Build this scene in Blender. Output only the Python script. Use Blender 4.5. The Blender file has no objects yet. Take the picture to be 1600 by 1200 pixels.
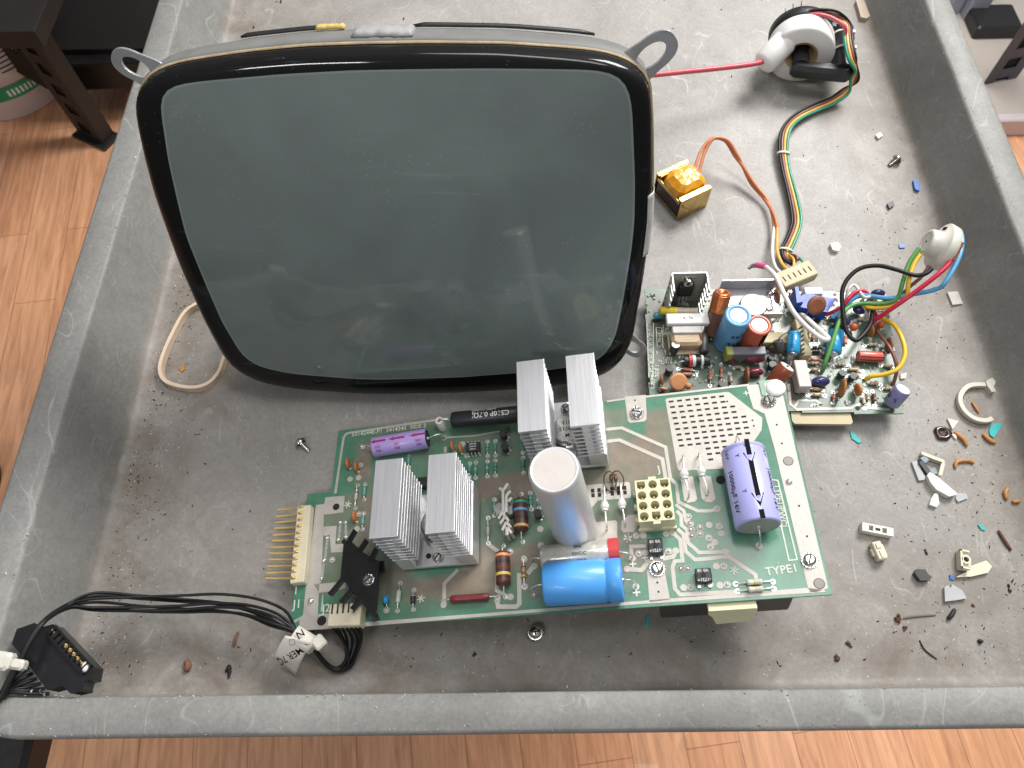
import bpy, math, random
from mathutils import Vector as V, Matrix as MX
random.seed(7)
S = bpy.context.scene
COL = S.collection

# ------------------------------------------------------------------ camera (26.5 mm phone lens above the front edge of the tray)
FPX = 1180.0; CH = 0.461
CX = V((0.99985042, -0.01519692, -0.00825753))   # camera right / down / forward, world components per axis
Yc = V((-25, -2286, FPX)).normalized()
yn = (FPX*FPX - 25*19)/2286
Zc = -V((19, yn, FPX)).normalized()
Xc = Yc.cross(Zc)
R = MX((Xc, Yc, Zc)).transposed()                 # cam = R @ world
C0 = V((0, 0, CH))
right = V(R[0]); down = V(R[1]); fwd = V(R[2])
cam = bpy.data.cameras.new('camera'); camo = bpy.data.objects.new('camera', cam); COL.objects.link(camo)
camo.matrix_world = MX(((right.x, -down.x, -fwd.x, C0.x), (right.y, -down.y, -fwd.y, C0.y), (right.z, -down.z, -fwd.z, C0.z), (0, 0, 0, 1)))
cam.sensor_width = 36; cam.lens = FPX/1600*36; cam.clip_start = 0.01; cam.clip_end = 50
cam.dof.use_dof = True; cam.dof.focus_distance = 0.47; cam.dof.aperture_fstop = 20
S.camera = camo

# ------------------------------------------------------------------ world, lamps, exposure
W = bpy.data.worlds.new('World'); S.world = W; W.use_nodes = True
nt = W.node_tree; bg = nt.nodes['Background']
tc = nt.nodes.new('ShaderNodeTexCoord'); sx = nt.nodes.new('ShaderNodeSeparateXYZ'); nt.links.new(tc.outputs['Generated'], sx.inputs[0])
rz = nt.nodes.new('ShaderNodeValToRGB'); rz.color_ramp.elements[0].position = 0.30; rz.color_ramp.elements[0].color = (.05, .048, .045, 1)
rz.color_ramp.elements[1].position = 0.85; rz.color_ramp.elements[1].color = (.235, .24, .25, 1)
m1 = nt.nodes.new('ShaderNodeMath'); m1.operation = 'MULTIPLY_ADD'; m1.inputs[1].default_value = .5; m1.inputs[2].default_value = .5
mx_ = nt.nodes.new('ShaderNodeMath'); mx_.operation = 'MULTIPLY'; mx_.inputs[1].default_value = .08
ad = nt.nodes.new('ShaderNodeMath'); ad.operation = 'ADD'
my_ = nt.nodes.new('ShaderNodeMath'); my_.operation = 'MULTIPLY_ADD'; my_.inputs[1].default_value = -.05; nt.links.new(sx.outputs['Y'], my_.inputs[0]); nt.links.new(ad.outputs[0], my_.inputs[2])
nt.links.new(sx.outputs['Z'], m1.inputs[0]); nt.links.new(sx.outputs['X'], mx_.inputs[0])
nt.links.new(m1.outputs[0], ad.inputs[0]); nt.links.new(mx_.outputs[0], ad.inputs[1])
nt.links.new(my_.outputs[0], rz.inputs[0]); nt.links.new(rz.outputs[0], bg.inputs[0]); bg.inputs[1].default_value = 1.0

def area(name, loc, target, sx_, sy_, power, col):
    l = bpy.data.lights.new(name, 'AREA'); l.shape = 'RECTANGLE'; l.size = sx_; l.size_y = sy_; l.energy = power; l.color = col
    o = bpy.data.objects.new(name, l); COL.objects.link(o); o.location = loc
    o.rotation_euler = (V(target)-V(loc)).to_track_quat('-Z', 'Y').to_euler(); return o
area('window_light', (.95, 1.45, 1.45), (0, .3, 0), .8, .7, 50, (1, .98, .95))
area('ceiling_lamp', (0.25, 0.55, 2.1), (0, .3, 0), 1.3, .35, 15, (1, .99, .97))
area('front_ceiling_tube', (-.80, -1.05, 1.75), (0, .3, 0), .55, .06, 7, (1, .99, .98))
S.view_settings.view_transform = 'Standard'; S.view_settings.look = 'None'; S.view_settings.gamma = 1
S.view_settings.exposure = 0.25; S.view_settings.use_curve_mapping = False
S.render.engine = 'CYCLES'

# ------------------------------------------------------------------ photo rays onto real planes
def ray(x, y): return (R.transposed() @ V((x-800, y-600, FPX)))
def wp(x, y, z=0.0):
    d = ray(x, y); return C0 + d*((z-CH)/d.z)
class Frame:
    def __init__(s, O, M): s.O = V(O); s.M = M; s.n = V((M[0][2], M[1][2], M[2][2]))
    def at(s, x, y, h=0.0):                       # local coordinates of the photo point at height h over the plane
        d = ray(x, y); P0 = s.O + s.n*h
        t = (s.n.dot(P0-C0))/(s.n.dot(d)); return s.M.transposed() @ (C0 + d*t - s.O)
    def mat4(s):
        m = s.M.to_4x4(); m.translation = s.O; return m

# ------------------------------------------------------------------ materials
def mat(name, col, rough=.5, metal=0, var=.12, scale=150, bump=0.0, bscale=None, coat=0, trans=0, sss=0, spec=.5, stretch=None, aniso=0):
    m = bpy.data.materials.new(name); m.use_nodes = True; n = m.node_tree; p = n.nodes['Principled BSDF']
    t = n.nodes.new('ShaderNodeTexCoord'); mp = n.nodes.new('ShaderNodeMapping'); n.links.new(t.outputs['Object'], mp.inputs[0])
    if stretch: mp.inputs['Scale'].default_value = stretch
    no = n.nodes.new('ShaderNodeTexNoise'); no.inputs['Scale'].default_value = scale; no.inputs['Detail'].default_value = 6; no.inputs['Roughness'].default_value = .65
    n.links.new(mp.outputs[0], no.inputs[0])
    cr = n.nodes.new('ShaderNodeValToRGB'); cr.color_ramp.elements[0].position = .3; cr.color_ramp.elements[1].position = .7
    cr.color_ramp.elements[0].color = tuple(max(0, c*(1-var)) for c in col)+(1,); cr.color_ramp.elements[1].color = tuple(min(1, c*(1+var)) for c in col)+(1,)
    n.links.new(no.outputs[0], cr.inputs[0]); n.links.new(cr.outputs[0], p.inputs['Base Color'])
    mr = n.nodes.new('ShaderNodeMapRange'); mr.inputs['To Min'].default_value = max(.02, rough*.8); mr.inputs['To Max'].default_value = min(1, rough*1.25)
    n.links.new(no.outputs[0], mr.inputs[0]); n.links.new(mr.outputs[0], p.inputs['Roughness'])
    p.inputs['Metallic'].default_value = metal; p.inputs['Coat Weight'].default_value = coat; p.inputs['Specular IOR Level'].default_value = spec
    p.inputs['Coat Roughness'].default_value = .12
    if trans: p.inputs['Transmission Weight'].default_value = trans
    if sss: p.inputs['Subsurface Weight'].default_value = sss; p.inputs['Subsurface Radius'].default_value = (.003, .003, .002)
    if aniso: p.inputs['Anisotropic'].default_value = aniso
    if bump:
        b = n.nodes.new('ShaderNodeBump'); b.inputs['Strength'].default_value = bump; b.inputs['Distance'].default_value = .0006
        n2 = n.nodes.new('ShaderNodeTexNoise'); n2.inputs['Scale'].default_value = bscale or scale*3; n2.inputs['Detail'].default_value = 4
        n.links.new(mp.outputs[0], n2.inputs[0]); n.links.new(n2.outputs[0], b.inputs['Height']); n.links.new(b.outputs[0], p.inputs['Normal'])
    return m
MT = {}
def K(name, *a, **k):
    if name not in MT: MT[name] = mat(name, *a, **k)
    return MT[name]

# ------------------------------------------------------------------ mesh builder
class MB:
    def __init__(s): s.v = []; s.f = []; s.mi = []; s.sm = []; s.M = MX.Identity(4); s.c = 0; s.mats = []; s.vc = None
    def use(s, m):
        if m not in s.mats: s.mats.append(m)
        s.c = s.mats.index(m); return s
    def add(s, vs, fs, smooth=False):
        o = len(s.v); s.v += [tuple(s.M @ V(p)) for p in vs]
        for f in fs: s.f.append(tuple(i+o for i in f)); s.mi.append(s.c); s.sm.append(smooth)
        return s
    def box(s, c, d, rot=None, bev=0):
        x, y, z = [q/2 for q in d]; c = V(c)
        m = rot or MX.Identity(3)
        if bev:
            b = min(bev, x*.9, y*.9, z*.9)
            pts = []; 
            poly = [(-x+b, -y), (x-b, -y), (x, -y+b), (x, y-b), (x-b, y), (-x+b, y), (-x, y-b), (-x, -y+b)]
            rings = []
            for zz, ins in ((-z, b), (-z+b, 0), (z-b, 0), (z, b)):
                r = []
                for px, py in poly:
                    r.append(m @ V((px*(1-ins/x) if ins else px, py*(1-ins/y) if ins else py, zz)) + c)
                rings.append(r)
            return s.loft(rings, True, True, smooth=False)
        P = [m @ V((sx*x, sy*y, sz*z)) + c for sz in (-1, 1) for sy in (-1, 1) for sx in (-1, 1)]
        return s.add(P, [(0, 2, 3, 1), (4, 5, 7, 6), (0, 1, 5, 4), (2, 6, 7, 3), (0, 4, 6, 2), (1, 3, 7, 5)])
    def loft(s, rings, cap0=False, cap1=False, smooth=True, closed=True):
        n = len(rings[0]); vs = [p for r in rings for p in r]; fs = []
        for i in range(len(rings)-1):
            for j in range(n if closed else n-1):
                k = (j+1) % n; fs.append((i*n+j, i*n+k, (i+1)*n+k, (i+1)*n+j))
        s.add(vs, fs, smooth)
        if cap0: s.add(list(rings[0]), [tuple(reversed(range(n)))], False)
        if cap1: s.add(list(rings[-1]), [tuple(range(n))], False)
        return s
    def prism(s, poly, z0, z1):
        a = sum(poly[i][0]*poly[(i+1) % len(poly)][1]-poly[(i+1) % len(poly)][0]*poly[i][1] for i in range(len(poly)))
        if a < 0: poly = poly[::-1]
        return s.loft([[V((p[0], p[1], z0)) for p in poly], [V((p[0], p[1], z1)) for p in poly]], True, True, False)
    def cyl(s, a, b, r, r2=None, n=20, cap=True, prof=None):
        a = V(a); b = V(b); r2 = r if r2 is None else r2
        if prof is None: prof = [(0, r), (1, r2)]
        d = (b-a); u = d.orthogonal().normalized(); w = d.normalized().cross(u)
        rings = [[a+d*t+(u*math.cos(2*math.pi*k/n)+w*math.sin(2*math.pi*k/n))*rr for k in range(n)] for t, rr in prof]
        return s.loft(rings, cap, cap, True)
    def rcyl(s, a, b, r, e=.15, n=24):             # cylinder with rounded shoulders
        a = V(a); b = V(b); L = (b-a).length; e = r*e; 
        pr = [(0, r-e), (e*.3/L, r-e*.3), (e/L, r), (1-e/L, r), (1-e*.3/L, r-e*.3), (1, r-e)]
        return s.cyl(a, b, r, n=n, prof=pr)
    def tube(s, pts, r, n=8, cap=True):
        pts = [V(p) for p in pts]; rings = []; u = None
        for i, p in enumerate(pts):
            t = (pts[min(i+1, len(pts)-1)]-pts[max(i-1, 0)]).normalized()
            u = t.orthogonal().normalized() if u is None else (u-t*u.dot(t)).normalized()
            w = t.cross(u); rr = r[i] if isinstance(r, list) else r
            rings.append([p+(u*math.cos(2*math.pi*k/n)+w*math.sin(2*math.pi*k/n))*rr for k in range(n)])
        return s.loft(rings, cap, cap, True)
    def ribbon(s, pts, w, h, up=V((0, 0, 1)), closed=False):   # flat strip with rectangular section, w across, h along up
        pts = [V(p) for p in pts]; rings = []; N = len(pts)
        for i, p in enumerate(pts):
            a = pts[(i-1) % N] if closed else pts[max(i-1, 0)]; b = pts[(i+1) % N] if closed else pts[min(i+1, N-1)]
            t = (b-a).normalized(); sd = t.cross(up).normalized()*w/2; hh = up*h/2
            rings.append([p-sd-hh, p+sd-hh, p+sd+hh, p-sd+hh])
        if closed: rings.append(rings[0])
        return s.loft(rings, not closed, not closed, False)
    def ball(s, c, r, sc=(1, 1, 1), n=12, m=8, z0=-1.0):
        c = V(c); rings = []
        for i in range(m+1):
            ph = math.asin(z0)+(math.pi/2-math.asin(z0))*i/m; rr = max(math.cos(ph), .001)*r
            rings.append([c+V((rr*math.cos(2*math.pi*k/n)*sc[0], rr*math.sin(2*math.pi*k/n)*sc[1], r*math.sin(ph)*sc[2])) for k in range(n)])
        return s.loft(rings, True, True, True)
    def text(s, body, size, M, wrap=None, thick=0.0, align='CENTER'):
        cu = bpy.data.curves.new('lettering', 'FONT'); cu.body = body; cu.size = size; cu.align_x = align; cu.align_y = 'CENTER'; cu.resolution_u = 2
        cu.offset = size*.01
        o = bpy.data.objects.new('lettering', cu); COL.objects.link(o); bpy.context.view_layer.update()
        me = o.to_mesh(); vs = [v.co.copy() for v in me.vertices]; fs = [tuple(p.vertices) for p in me.polygons]; o.to_mesh_clear()
        bpy.data.objects.remove(o); bpy.data.curves.remove(cu)
        if wrap: vs = [V((v.x, wrap*math.sin(v.y/wrap), wrap*(math.cos(v.y/wrap)))) for v in vs]
        return s.add([M @ v for v in vs], fs)
    def build(s, name, m=None, parent=None, bevel=0, **tags):
        me = bpy.data.meshes.new(name); me.from_pydata(s.v, [], s.f)
        for mm in (s.mats or [m]): me.materials.append(mm)
        for p, i, sm in zip(me.polygons, s.mi, s.sm): p.material_index = i; p.use_smooth = sm
        me.update()
        o = bpy.data.objects.new(name, me); COL.objects.link(o)
        if parent: o.parent = parent
        if bevel:
            b = o.modifiers.new('bevel', 'BEVEL'); b.width = bevel; b.segments = 2; b.limit_method = 'ANGLE'; b.angle_limit = math.radians(40)
        for k, v in tags.items(): o[k] = v
        return o
def thing(name, label, category, loc=(0, 0, 0), group=None, M=None):
    o = bpy.data.objects.new(name, None); COL.objects.link(o); o.empty_display_size = .01
    if M is not None: o.matrix_world = M
    else: o.location = loc
    o['label'] = label; o['category'] = category
    if group: o['group'] = group
    return o
def cr(pts, n=8, closed=False):                    # Catmull-Rom
    pts = [V(p) for p in pts]; out = []; N = len(pts)
    for i in range(N if closed else N-1):
        g = (lambda k: pts[k % N]) if closed else (lambda k: pts[max(0, min(N-1, k))])
        p0, p1, p2, p3 = g(i-1), g(i), g(i+1), g(i+2)
        for j in range(n):
            t = j/n; out.append(.5*((2*p1)+(p2-p0)*t+(2*p0-5*p1+4*p2-p3)*t*t+(3*p1-p0-3*p2+p3)*t**3))
    if not closed: out.append(pts[-1])
    return out
def basis(xa, za):
    x = V(xa).normalized(); z = V(za); z = (z-x*z.dot(x)).normalized(); y = z.cross(x)
    return MX((x, y, z)).transposed()
def M4(rot, t): m = rot.to_4x4(); m.translation = V(t); return m
# ------------------------------------------------------------------ laminate floor
FZ = -0.74
def laminate():
    m = bpy.data.materials.new('laminate_wood'); m.use_nodes = True; n = m.node_tree; p = n.nodes['Principled BSDF']
    L = n.links.new
    t = n.nodes.new('ShaderNodeTexCoord'); mp = n.nodes.new('ShaderNodeMapping'); L(t.outputs['Object'], mp.inputs[0])
    mp.inputs['Rotation'].default_value = (0, 0, math.radians(90-7))
    br = n.nodes.new('ShaderNodeTexBrick'); L(mp.outputs[0], br.inputs[0]); br.inputs['Scale'].default_value = 1
    br.inputs['Brick Width'].default_value = .46; br.inputs['Row Height'].default_value = .078; br.inputs['Mortar Size'].default_value = .0006
    br.inputs['Color1'].default_value = (.74, .37, .20, 1); br.inputs['Color2'].default_value = (.84, .46, .27, 1); br.inputs['Mortar'].default_value = (.34, .16, .09, 1)
    br.offset = .37; br.inputs['Bias'].default_value = -.1
    mp2 = n.nodes.new('ShaderNodeMapping'); L(mp.outputs[0], mp2.inputs[0]); mp2.inputs['Scale'].default_value = (2.2, 26, 1)
    no = n.nodes.new('ShaderNodeTexNoise'); L(mp2.outputs[0], no.inputs[0]); no.inputs['Scale'].default_value = 3.2; no.inputs['Detail'].default_value = 9; no.inputs['Roughness'].default_value = .68; no.inputs['Distortion'].default_value = .9
    cr_ = n.nodes.new('ShaderNodeValToRGB'); L(no.outputs[0], cr_.inputs[0])
    cr_.color_ramp.elements[0].position = .33; cr_.color_ramp.elements[0].color = (.62, .55, .5, 1); cr_.color_ramp.elements[1].position = .62; cr_.color_ramp.elements[1].color = (1.1, 1.08, 1.05, 1)
    mx = n.nodes.new('ShaderNodeMix'); mx.data_type = 'RGBA'; mx.blend_type = 'MULTIPLY'; mx.inputs[0].default_value = .85
    L(br.outputs[0], mx.inputs[6]); L(cr_.outputs[0], mx.inputs[7]); L(mx.outputs[2], p.inputs['Base Color'])
    p.inputs['Roughness'].default_value = .38; p.inputs['Coat Weight'].default_value = .15
    return m
LAM = laminate()
MB().add([(-3, -2, 0), (3, -2, 0), (3, 3.4, 0), (-3, 3.4, 0)], [(0, 1, 2, 3)]).build('laminate_floor', LAM, kind='structure').location = (0, 0, FZ)

# ------------------------------------------------------------------ tray of the cart
def tray_mat():
    m = bpy.data.materials.new('grey_moulded_plastic'); m.use_nodes = True; n = m.node_tree; p = n.nodes['Principled BSDF']; L = n.links.new
    t = n.nodes.new('ShaderNodeTexCoord')
    def noise(scale, detail=6, rough=.6, dist=0, st=None, rot=0):
        mp = n.nodes.new('ShaderNodeMapping'); L(t.outputs['Object'], mp.inputs[0])
        if st: mp.inputs['Scale'].default_value = st
        mp.inputs['Rotation'].default_value = (0, 0, rot)
        q = n.nodes.new('ShaderNodeTexNoise'); L(mp.outputs[0], q.inputs[0]); q.inputs['Scale'].default_value = scale
        q.inputs['Detail'].default_value = detail; q.inputs['Roughness'].default_value = rough; q.inputs['Distortion'].default_value = dist; return q
    def ramp(src, a, ca, b, cb):
        r = n.nodes.new('ShaderNodeValToRGB'); L(src, r.inputs[0]); e = r.color_ramp.elements
        e[0].position = a; e[0].color = (*ca, 1) if isinstance(ca, tuple) else (ca, ca, ca, 1); e[1].position = b; e[1].color = (*cb, 1) if isinstance(cb, tuple) else (cb, cb, cb, 1); return r
    def mix(fac, a, b, mode='MIX', f=1):
        x = n.nodes.new('ShaderNodeMix'); x.data_type = 'RGBA'; x.blend_type = mode
        if fac is None: x.inputs[0].default_value = f
        else: L(fac, x.inputs[0])
        for i, q in ((6, a), (7, b)):
            if isinstance(q, tuple): x.inputs[i].default_value = (*q, 1)
            else: L(q, x.inputs[i])
        return x.outputs[2]
    big = ramp(noise(7, 8, .62, .6).outputs[0], .3, (.245, .236, .224), .72, (.375, .366, .352))
    c = big.outputs[0]
    fine = ramp(noise(420, 4, .7).outputs[0], .35, .86, .66, 1.1); c = mix(None, c, fine.outputs[0], 'MULTIPLY', .8)
    mid = ramp(noise(55, 6, .72, 1.5).outputs[0], .32, .88, .66, 1.08); c = mix(None, c, mid.outputs[0], 'MULTIPLY', .8)
    # curly hairline scratches: thin level lines of stretched noise, broken up by a second noise
    for i, (sc_, st, rot, wd_, am) in enumerate([(16, (1, .45, 1), .4, .0042, .50), (23, (1, .3, 1), 1.5, .0045, .42), (11, (1, .6, 1), 2.4, .0026, .45), (38, (1, .35, 1), -.6, .0065, .34), (60, (1, .5, 1), .9, .009, .28)]):
        q = noise(sc_, 1.5, .45, 1.2, st, rot)
        a_ = n.nodes.new('ShaderNodeMath'); a_.operation = 'SUBTRACT'; L(q.outputs[0], a_.inputs[0]); a_.inputs[1].default_value = .5+.03*(i-2)
        b_ = n.nodes.new('ShaderNodeMath'); b_.operation = 'ABSOLUTE'; L(a_.outputs[0], b_.inputs[0])
        r = ramp(b_.outputs[0], 0, am, wd_, 0)
        g = ramp(noise(14+5*i, 4, .6).outputs[0], .50, 0, .60, 1)
        f = n.nodes.new('ShaderNodeMath'); f.operation = 'MULTIPLY'; L(r.outputs[0], f.inputs[0]); L(g.outputs[0], f.inputs[1])
        c = mix(f.outputs[0], c, (.62, .62, .61) if i % 3 else (.52, .52, .51))
    # dark scuffs
    r = ramp(noise(160, 4, .7, 1.8, (1, .12, 1), .9).outputs[0], .66, 0, .74, .5); c = mix(r.outputs[0], c, (.14, .135, .13))
    # brown grime gathered along the walls
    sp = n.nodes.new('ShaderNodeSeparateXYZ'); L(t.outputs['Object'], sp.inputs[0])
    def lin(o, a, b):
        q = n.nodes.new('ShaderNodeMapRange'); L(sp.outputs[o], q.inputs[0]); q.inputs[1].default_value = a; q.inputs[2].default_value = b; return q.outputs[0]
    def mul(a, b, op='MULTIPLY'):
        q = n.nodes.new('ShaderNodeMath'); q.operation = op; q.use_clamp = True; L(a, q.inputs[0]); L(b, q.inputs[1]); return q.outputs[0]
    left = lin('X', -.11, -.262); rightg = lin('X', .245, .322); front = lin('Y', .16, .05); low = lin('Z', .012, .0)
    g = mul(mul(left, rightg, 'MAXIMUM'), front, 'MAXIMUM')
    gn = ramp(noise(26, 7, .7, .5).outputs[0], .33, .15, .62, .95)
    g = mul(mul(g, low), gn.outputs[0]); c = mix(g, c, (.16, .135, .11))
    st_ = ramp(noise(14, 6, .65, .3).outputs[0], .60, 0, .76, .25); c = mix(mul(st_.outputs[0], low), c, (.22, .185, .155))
    # specks
    vo = n.nodes.new('ShaderNodeTexVoronoi'); L(t.outputs['Object'], vo.inputs[0]); vo.inputs['Scale'].default_value = 260
    vr = ramp(vo.outputs['Distance'], .05, 1, .12, 0)
    vg = ramp(noise(30, 4, .6).outputs[0], .52, 0, .62, .8); c = mix(mul(vr.outputs[0], vg.outputs[0]), c, (.07, .06, .05))
    vo2 = n.nodes.new('ShaderNodeTexVoronoi'); L(t.outputs['Object'], vo2.inputs[0]); vo2.inputs['Scale'].default_value = 150
    vr2 = ramp(vo2.outputs['Distance'], .035, .7, .075, 0); c = mix(vr2.outputs[0], c, (.62, .61, .58))
    paler = lin('Z', .010, .0005); wr_ = n.nodes.new('ShaderNodeValToRGB'); L(paler, wr_.inputs[0]); wr_.color_ramp.elements[0].color = (.74, .755, .75, 1); wr_.color_ramp.elements[1].color = (1.04, 1.02, 1.0, 1)  # walls and rim tinted darker than the floor, split by height
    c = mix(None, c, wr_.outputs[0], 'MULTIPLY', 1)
    L(c, p.inputs['Base Color'])
    rr = n.nodes.new('ShaderNodeMapRange'); L(noise(40, 5).outputs[0], rr.inputs[0]); rr.inputs['To Min'].default_value = .42; rr.inputs['To Max'].default_value = .68; L(rr.outputs[0], p.inputs['Roughness'])
    p.inputs['Specular IOR Level'].default_value = .4
    b = n.nodes.new('ShaderNodeBump'); b.inputs['Strength'].default_value = .45; b.inputs['Distance'].default_value = .0007
    L(mix(None, noise(330, 5, .7).outputs[0], noise(60, 4).outputs[0], 'MIX', .4), b.inputs['Height']); L(b.outputs[0], p.inputs['Normal'])
    return m
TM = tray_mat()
cart = thing('utility_cart', 'scuffed grey moulded plastic cart tray with raised rim that everything lies in', 'cart')
def tray():
    x0, x1, y0, y1 = -.263, .325, .0525, .95
    prof = [(-.012, 0), (-.006, .0003), (-.003, .0012), (-.0012, .003), (0, .0065)]
    prof += [(.0005+.0115*t, .0075+.0365*t) for t in (0, .33, .66, 1)]
    prof += [(.0129, .0478), (.0136, .0492), (.0150, .0500), (.025, .0503), (.0322, .0500), (.0341, .0491), (.0349, .0470), (.0344, .043), (.029, .038), (.025, .03), (.023, .0), (.021, -.05), (.019, -.052), (-.004, -.052)]
    mb = MB(); rings = []
    for d, z in prof:
        r = max(.012+d, .0015); ring = []
        for cx, cy, a0 in ((x1+d-r, y0-d+r, -90), (x1+d-r, y1+d-r, 0), (x0-d+r, y1+d-r, 90), (x0-d+r, y0-d+r, 180)):
            for k in range(9):
                a = math.radians(a0+90*k/8); ring.append(V((cx+r*math.cos(a), cy+r*math.sin(a), z)))
        # long edges get midpoints with a little waviness, so the rim is not ruler-straight
        out = []
        for i in range(len(ring)):
            a = ring[i]; b = ring[(i+1) % len(ring)]; out.append(a)
            if (a-b).length > .1:
                for k in range(1, 40):  # noqa
                    q = a.lerp(b, k/40); w = .0005*math.sin(q.x*31+q.y*17)+.0003*math.sin(q.x*83-q.y*61+z*50)
                    if z > .02 and d < .034: q.z += w
                    out.append(q)
        for q in out:                                # the front wall stands steeper than the other three
            dd = y0-q.y
            if dd > -.004: q.y = (.0405-dd) if dd < 0 else (.0405-.28*dd if dd < .0143 else .0365-(dd-.0143)*.92)
            elif q.y < .2: q.y -= .012*(.2-q.y)/(.2-y0)
        rings.append(out)
    mb.loft(rings, False, True, True)
    n = len(rings[0]); mb.add(rings[0], [tuple(range(n))], True)
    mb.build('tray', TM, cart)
tray()
blk = K('black_plastic', (.018, .018, .019), .42, var=.3, bump=.15)
cpx = wp(80, 1185, -.13).x
MB().box((cpx-.05, .01, -.115), (.10, .12, .03), bev=.004).build('corner_post', blk, cart)
cw0 = wp(-50, 748, FZ+.05)
MB().cyl((cw0.x-.02, cw0.y, FZ+.05), (cw0.x+.02, cw0.y, FZ+.05), .05, n=28).build('caster_wheel', blk, cart)

# ------------------------------------------------------------------ things on the floor behind the cart
steel = K('black_painted_steel', (.008, .0075, .0075), .55, var=.35, scale=20, bump=.1, coat=.1)
def slotted_post(name, px, py, label, facing, h=1.5, w=.042, col=steel, slots=1):
    p = wp(px, py, FZ); o = thing(name, label, 'rack post', (p.x, p.y, FZ))
    mb = MB(); mb.M = MX.Rotation(facing, 4, 'Z')
    hole = K('slot_shadow', (.004, .004, .004), .8)
    mb.use(col)
    # front flange cut into solid strips around the slots, side flange plain
    sw = w*.3
    mb.box((-w/2+sw/2, 0, h/2), (sw, .003, h)); mb.box((w/2-sw/2, 0, h/2), (sw, .003, h))
    z = 0; k = 0
    while z < h:
        mb.box((0, 0, z+.012), (w-2*sw, .003, .024)); z += .05; k += 1
    mb.box((w/2-.0015, .0175, h/2), (.003, .032, h)); mb.use(hole).box((0, .0035, h/2), (w*.6, .0015, h)); mb.use(col)
    mb.build('post_body', col, o, bevel=.0006)
    MB().box((0, .012, .004), (w*1.3, .05, .008)).build('foot', blk, o).rotation_euler = (0, 0, facing)
    return o
rack = slotted_post('storage_rack', 146, 220, 'black steel storage rack with slotted post behind the white bucket', math.radians(-28), w=.070)
rack['category'] = 'storage rack'
q = rack.location.copy()
mb = MB(); mb.M = MX.Rotation(math.radians(2), 4, 'Z')
mb.box((.12, .06, .115), (.32, .004, .06)); mb.box((.12, .075, .146), (.32, .03, .003)); mb.build('shelf_beam', steel, rack, bevel=.001)
MB().box((.36, .46, .150), (.92, .74, .02)).box((.42, .82, .40), (.80, .01, .5)).build('shelf_panel', K('dark_brown_panel', (.012, .009, .008), .6, var=.2, scale=12), rack, bevel=.001)
pq0 = wp(62, 62, FZ+.42)-rack.location
MB().box((pq0.x-.30, pq0.y+.30, .42), (.60, .60, .03)).build('upper_shelf', K('dark_brown_panel', 0), rack, bevel=.001)
MB().box((-.22, .10, .24), (.5, .003, .05), rot=MX.Rotation(math.radians(50), 3, 'Y')).build('brace', steel, rack)

# white bucket
bp_ = wp(22, 128, FZ)
bk = thing('bucket', 'white plastic bucket with printed label and green arrow, left of the cart', 'bucket', (bp_.x, bp_.y, FZ))
whp = K('white_plastic', (.82, .81, .84), .4, var=.04, scale=10)
br_ = .126
MB().cyl((0, 0, 0), (0, 0, .30), br_, n=64, prof=[(0, br_-.004), (.01, br_), (.9, br_+.006), (.905, br_+.011), (1, br_+.011)]).build('pail', whp, bk)
def wrapquad(mb, a0, a1, z0, z1, r, n=8):
    vs = []; fs = []
    for i in range(n+1):
        a = a0+(a1-a0)*i/n
        for z in (z0, z1): vs.append((r*math.cos(a), r*math.sin(a), z))
    for i in range(n): fs.append((2*i, 2*i+2, 2*i+3, 2*i+1))
    mb.add(vs, fs)
def wrappoly(mb, poly, r):                         # poly in (angle, z)
    mb.add([(r*math.cos(a), r*math.sin(a), z) for a, z in poly], [tuple(range(len(poly)))])
lab = MB(); rr = br_+.0045
ink = K('black_ink', (.006, .006, .007), .85, spec=.15); grn = K('green_ink', (.02, .30, .12), .5, var=.08); grey_l = K('grey_label', (.62, .62, .64), .5, var=.05)
A = math.radians
lab.use(grn); wrapquad(lab, A(-75), A(-31), .052, .082, rr)
wrappoly(lab, [(A(-31), .045), (A(-17), .067), (A(-31), .089)], rr+.0002)
lab.use(whp)
for k in range(7): wrapquad(lab, A(-62+k*4), A(-60+k*4), .059, .074, rr+.0006, 1)
lab.use(grey_l); wrapquad(lab, A(-60), A(-24), .105, .20, rr)
lab.use(ink)
for k in range(17): wrapquad(lab, A(-19+k*.3), A(-9+k*.3), .062+k*.009, .062+k*.009+(.0035 if k % 3 else .006), rr, 4)
for k in range(8): wrapquad(lab, A(-55), A(-36+(k*37 % 9)), .112+k*.010, .115+k*.010, rr+.0004, 4)
wrapquad(lab, A(-28), A(-22), .094, .098, rr, 2); wrapquad(lab, A(-26), A(-24), .092, .103, rr, 2)
lab.build('label_print', None, bk)

# right-hand side: slotted post, pale upright, baseboard and panel
pg = K('purple_grey_steel', (.085, .078, .095), .45, var=.12, scale=20)
slotted_post('rack_upright', 1546, 150, 'dark slotted steel upright beside the cart at the far right corner', math.radians(14), w=.08, col=pg)
slp = wp(1508, 62, FZ)
o = thing('steel_column', 'pale blue-grey painted steel column behind the slotted upright', 'column', (slp.x, slp.y, FZ))
MB().box((0, .03, .5), (.045, .03, 1.0), bev=.003).box((-.04, .05, .5), (.03, .03, 1.0), bev=.003).build('column_body', K('blue_grey_paint', (.36, .38, .46), .4, var=.06), o)
MB().box((.03, -.01, .055), (.10, .08, .03), bev=.004).build('base_shoe', blk, o)
w0 = wp(1600, 213, FZ)
MB().box((1.9, w0.y+.012, FZ+.022), (3.4, .022, .044), bev=.003).build('baseboard', K('pinkish_baseboard', (.62, .54, .56), .35, var=.05), label='pale pinkish baseboard strip along the floor at the right', category='baseboard')
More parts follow.
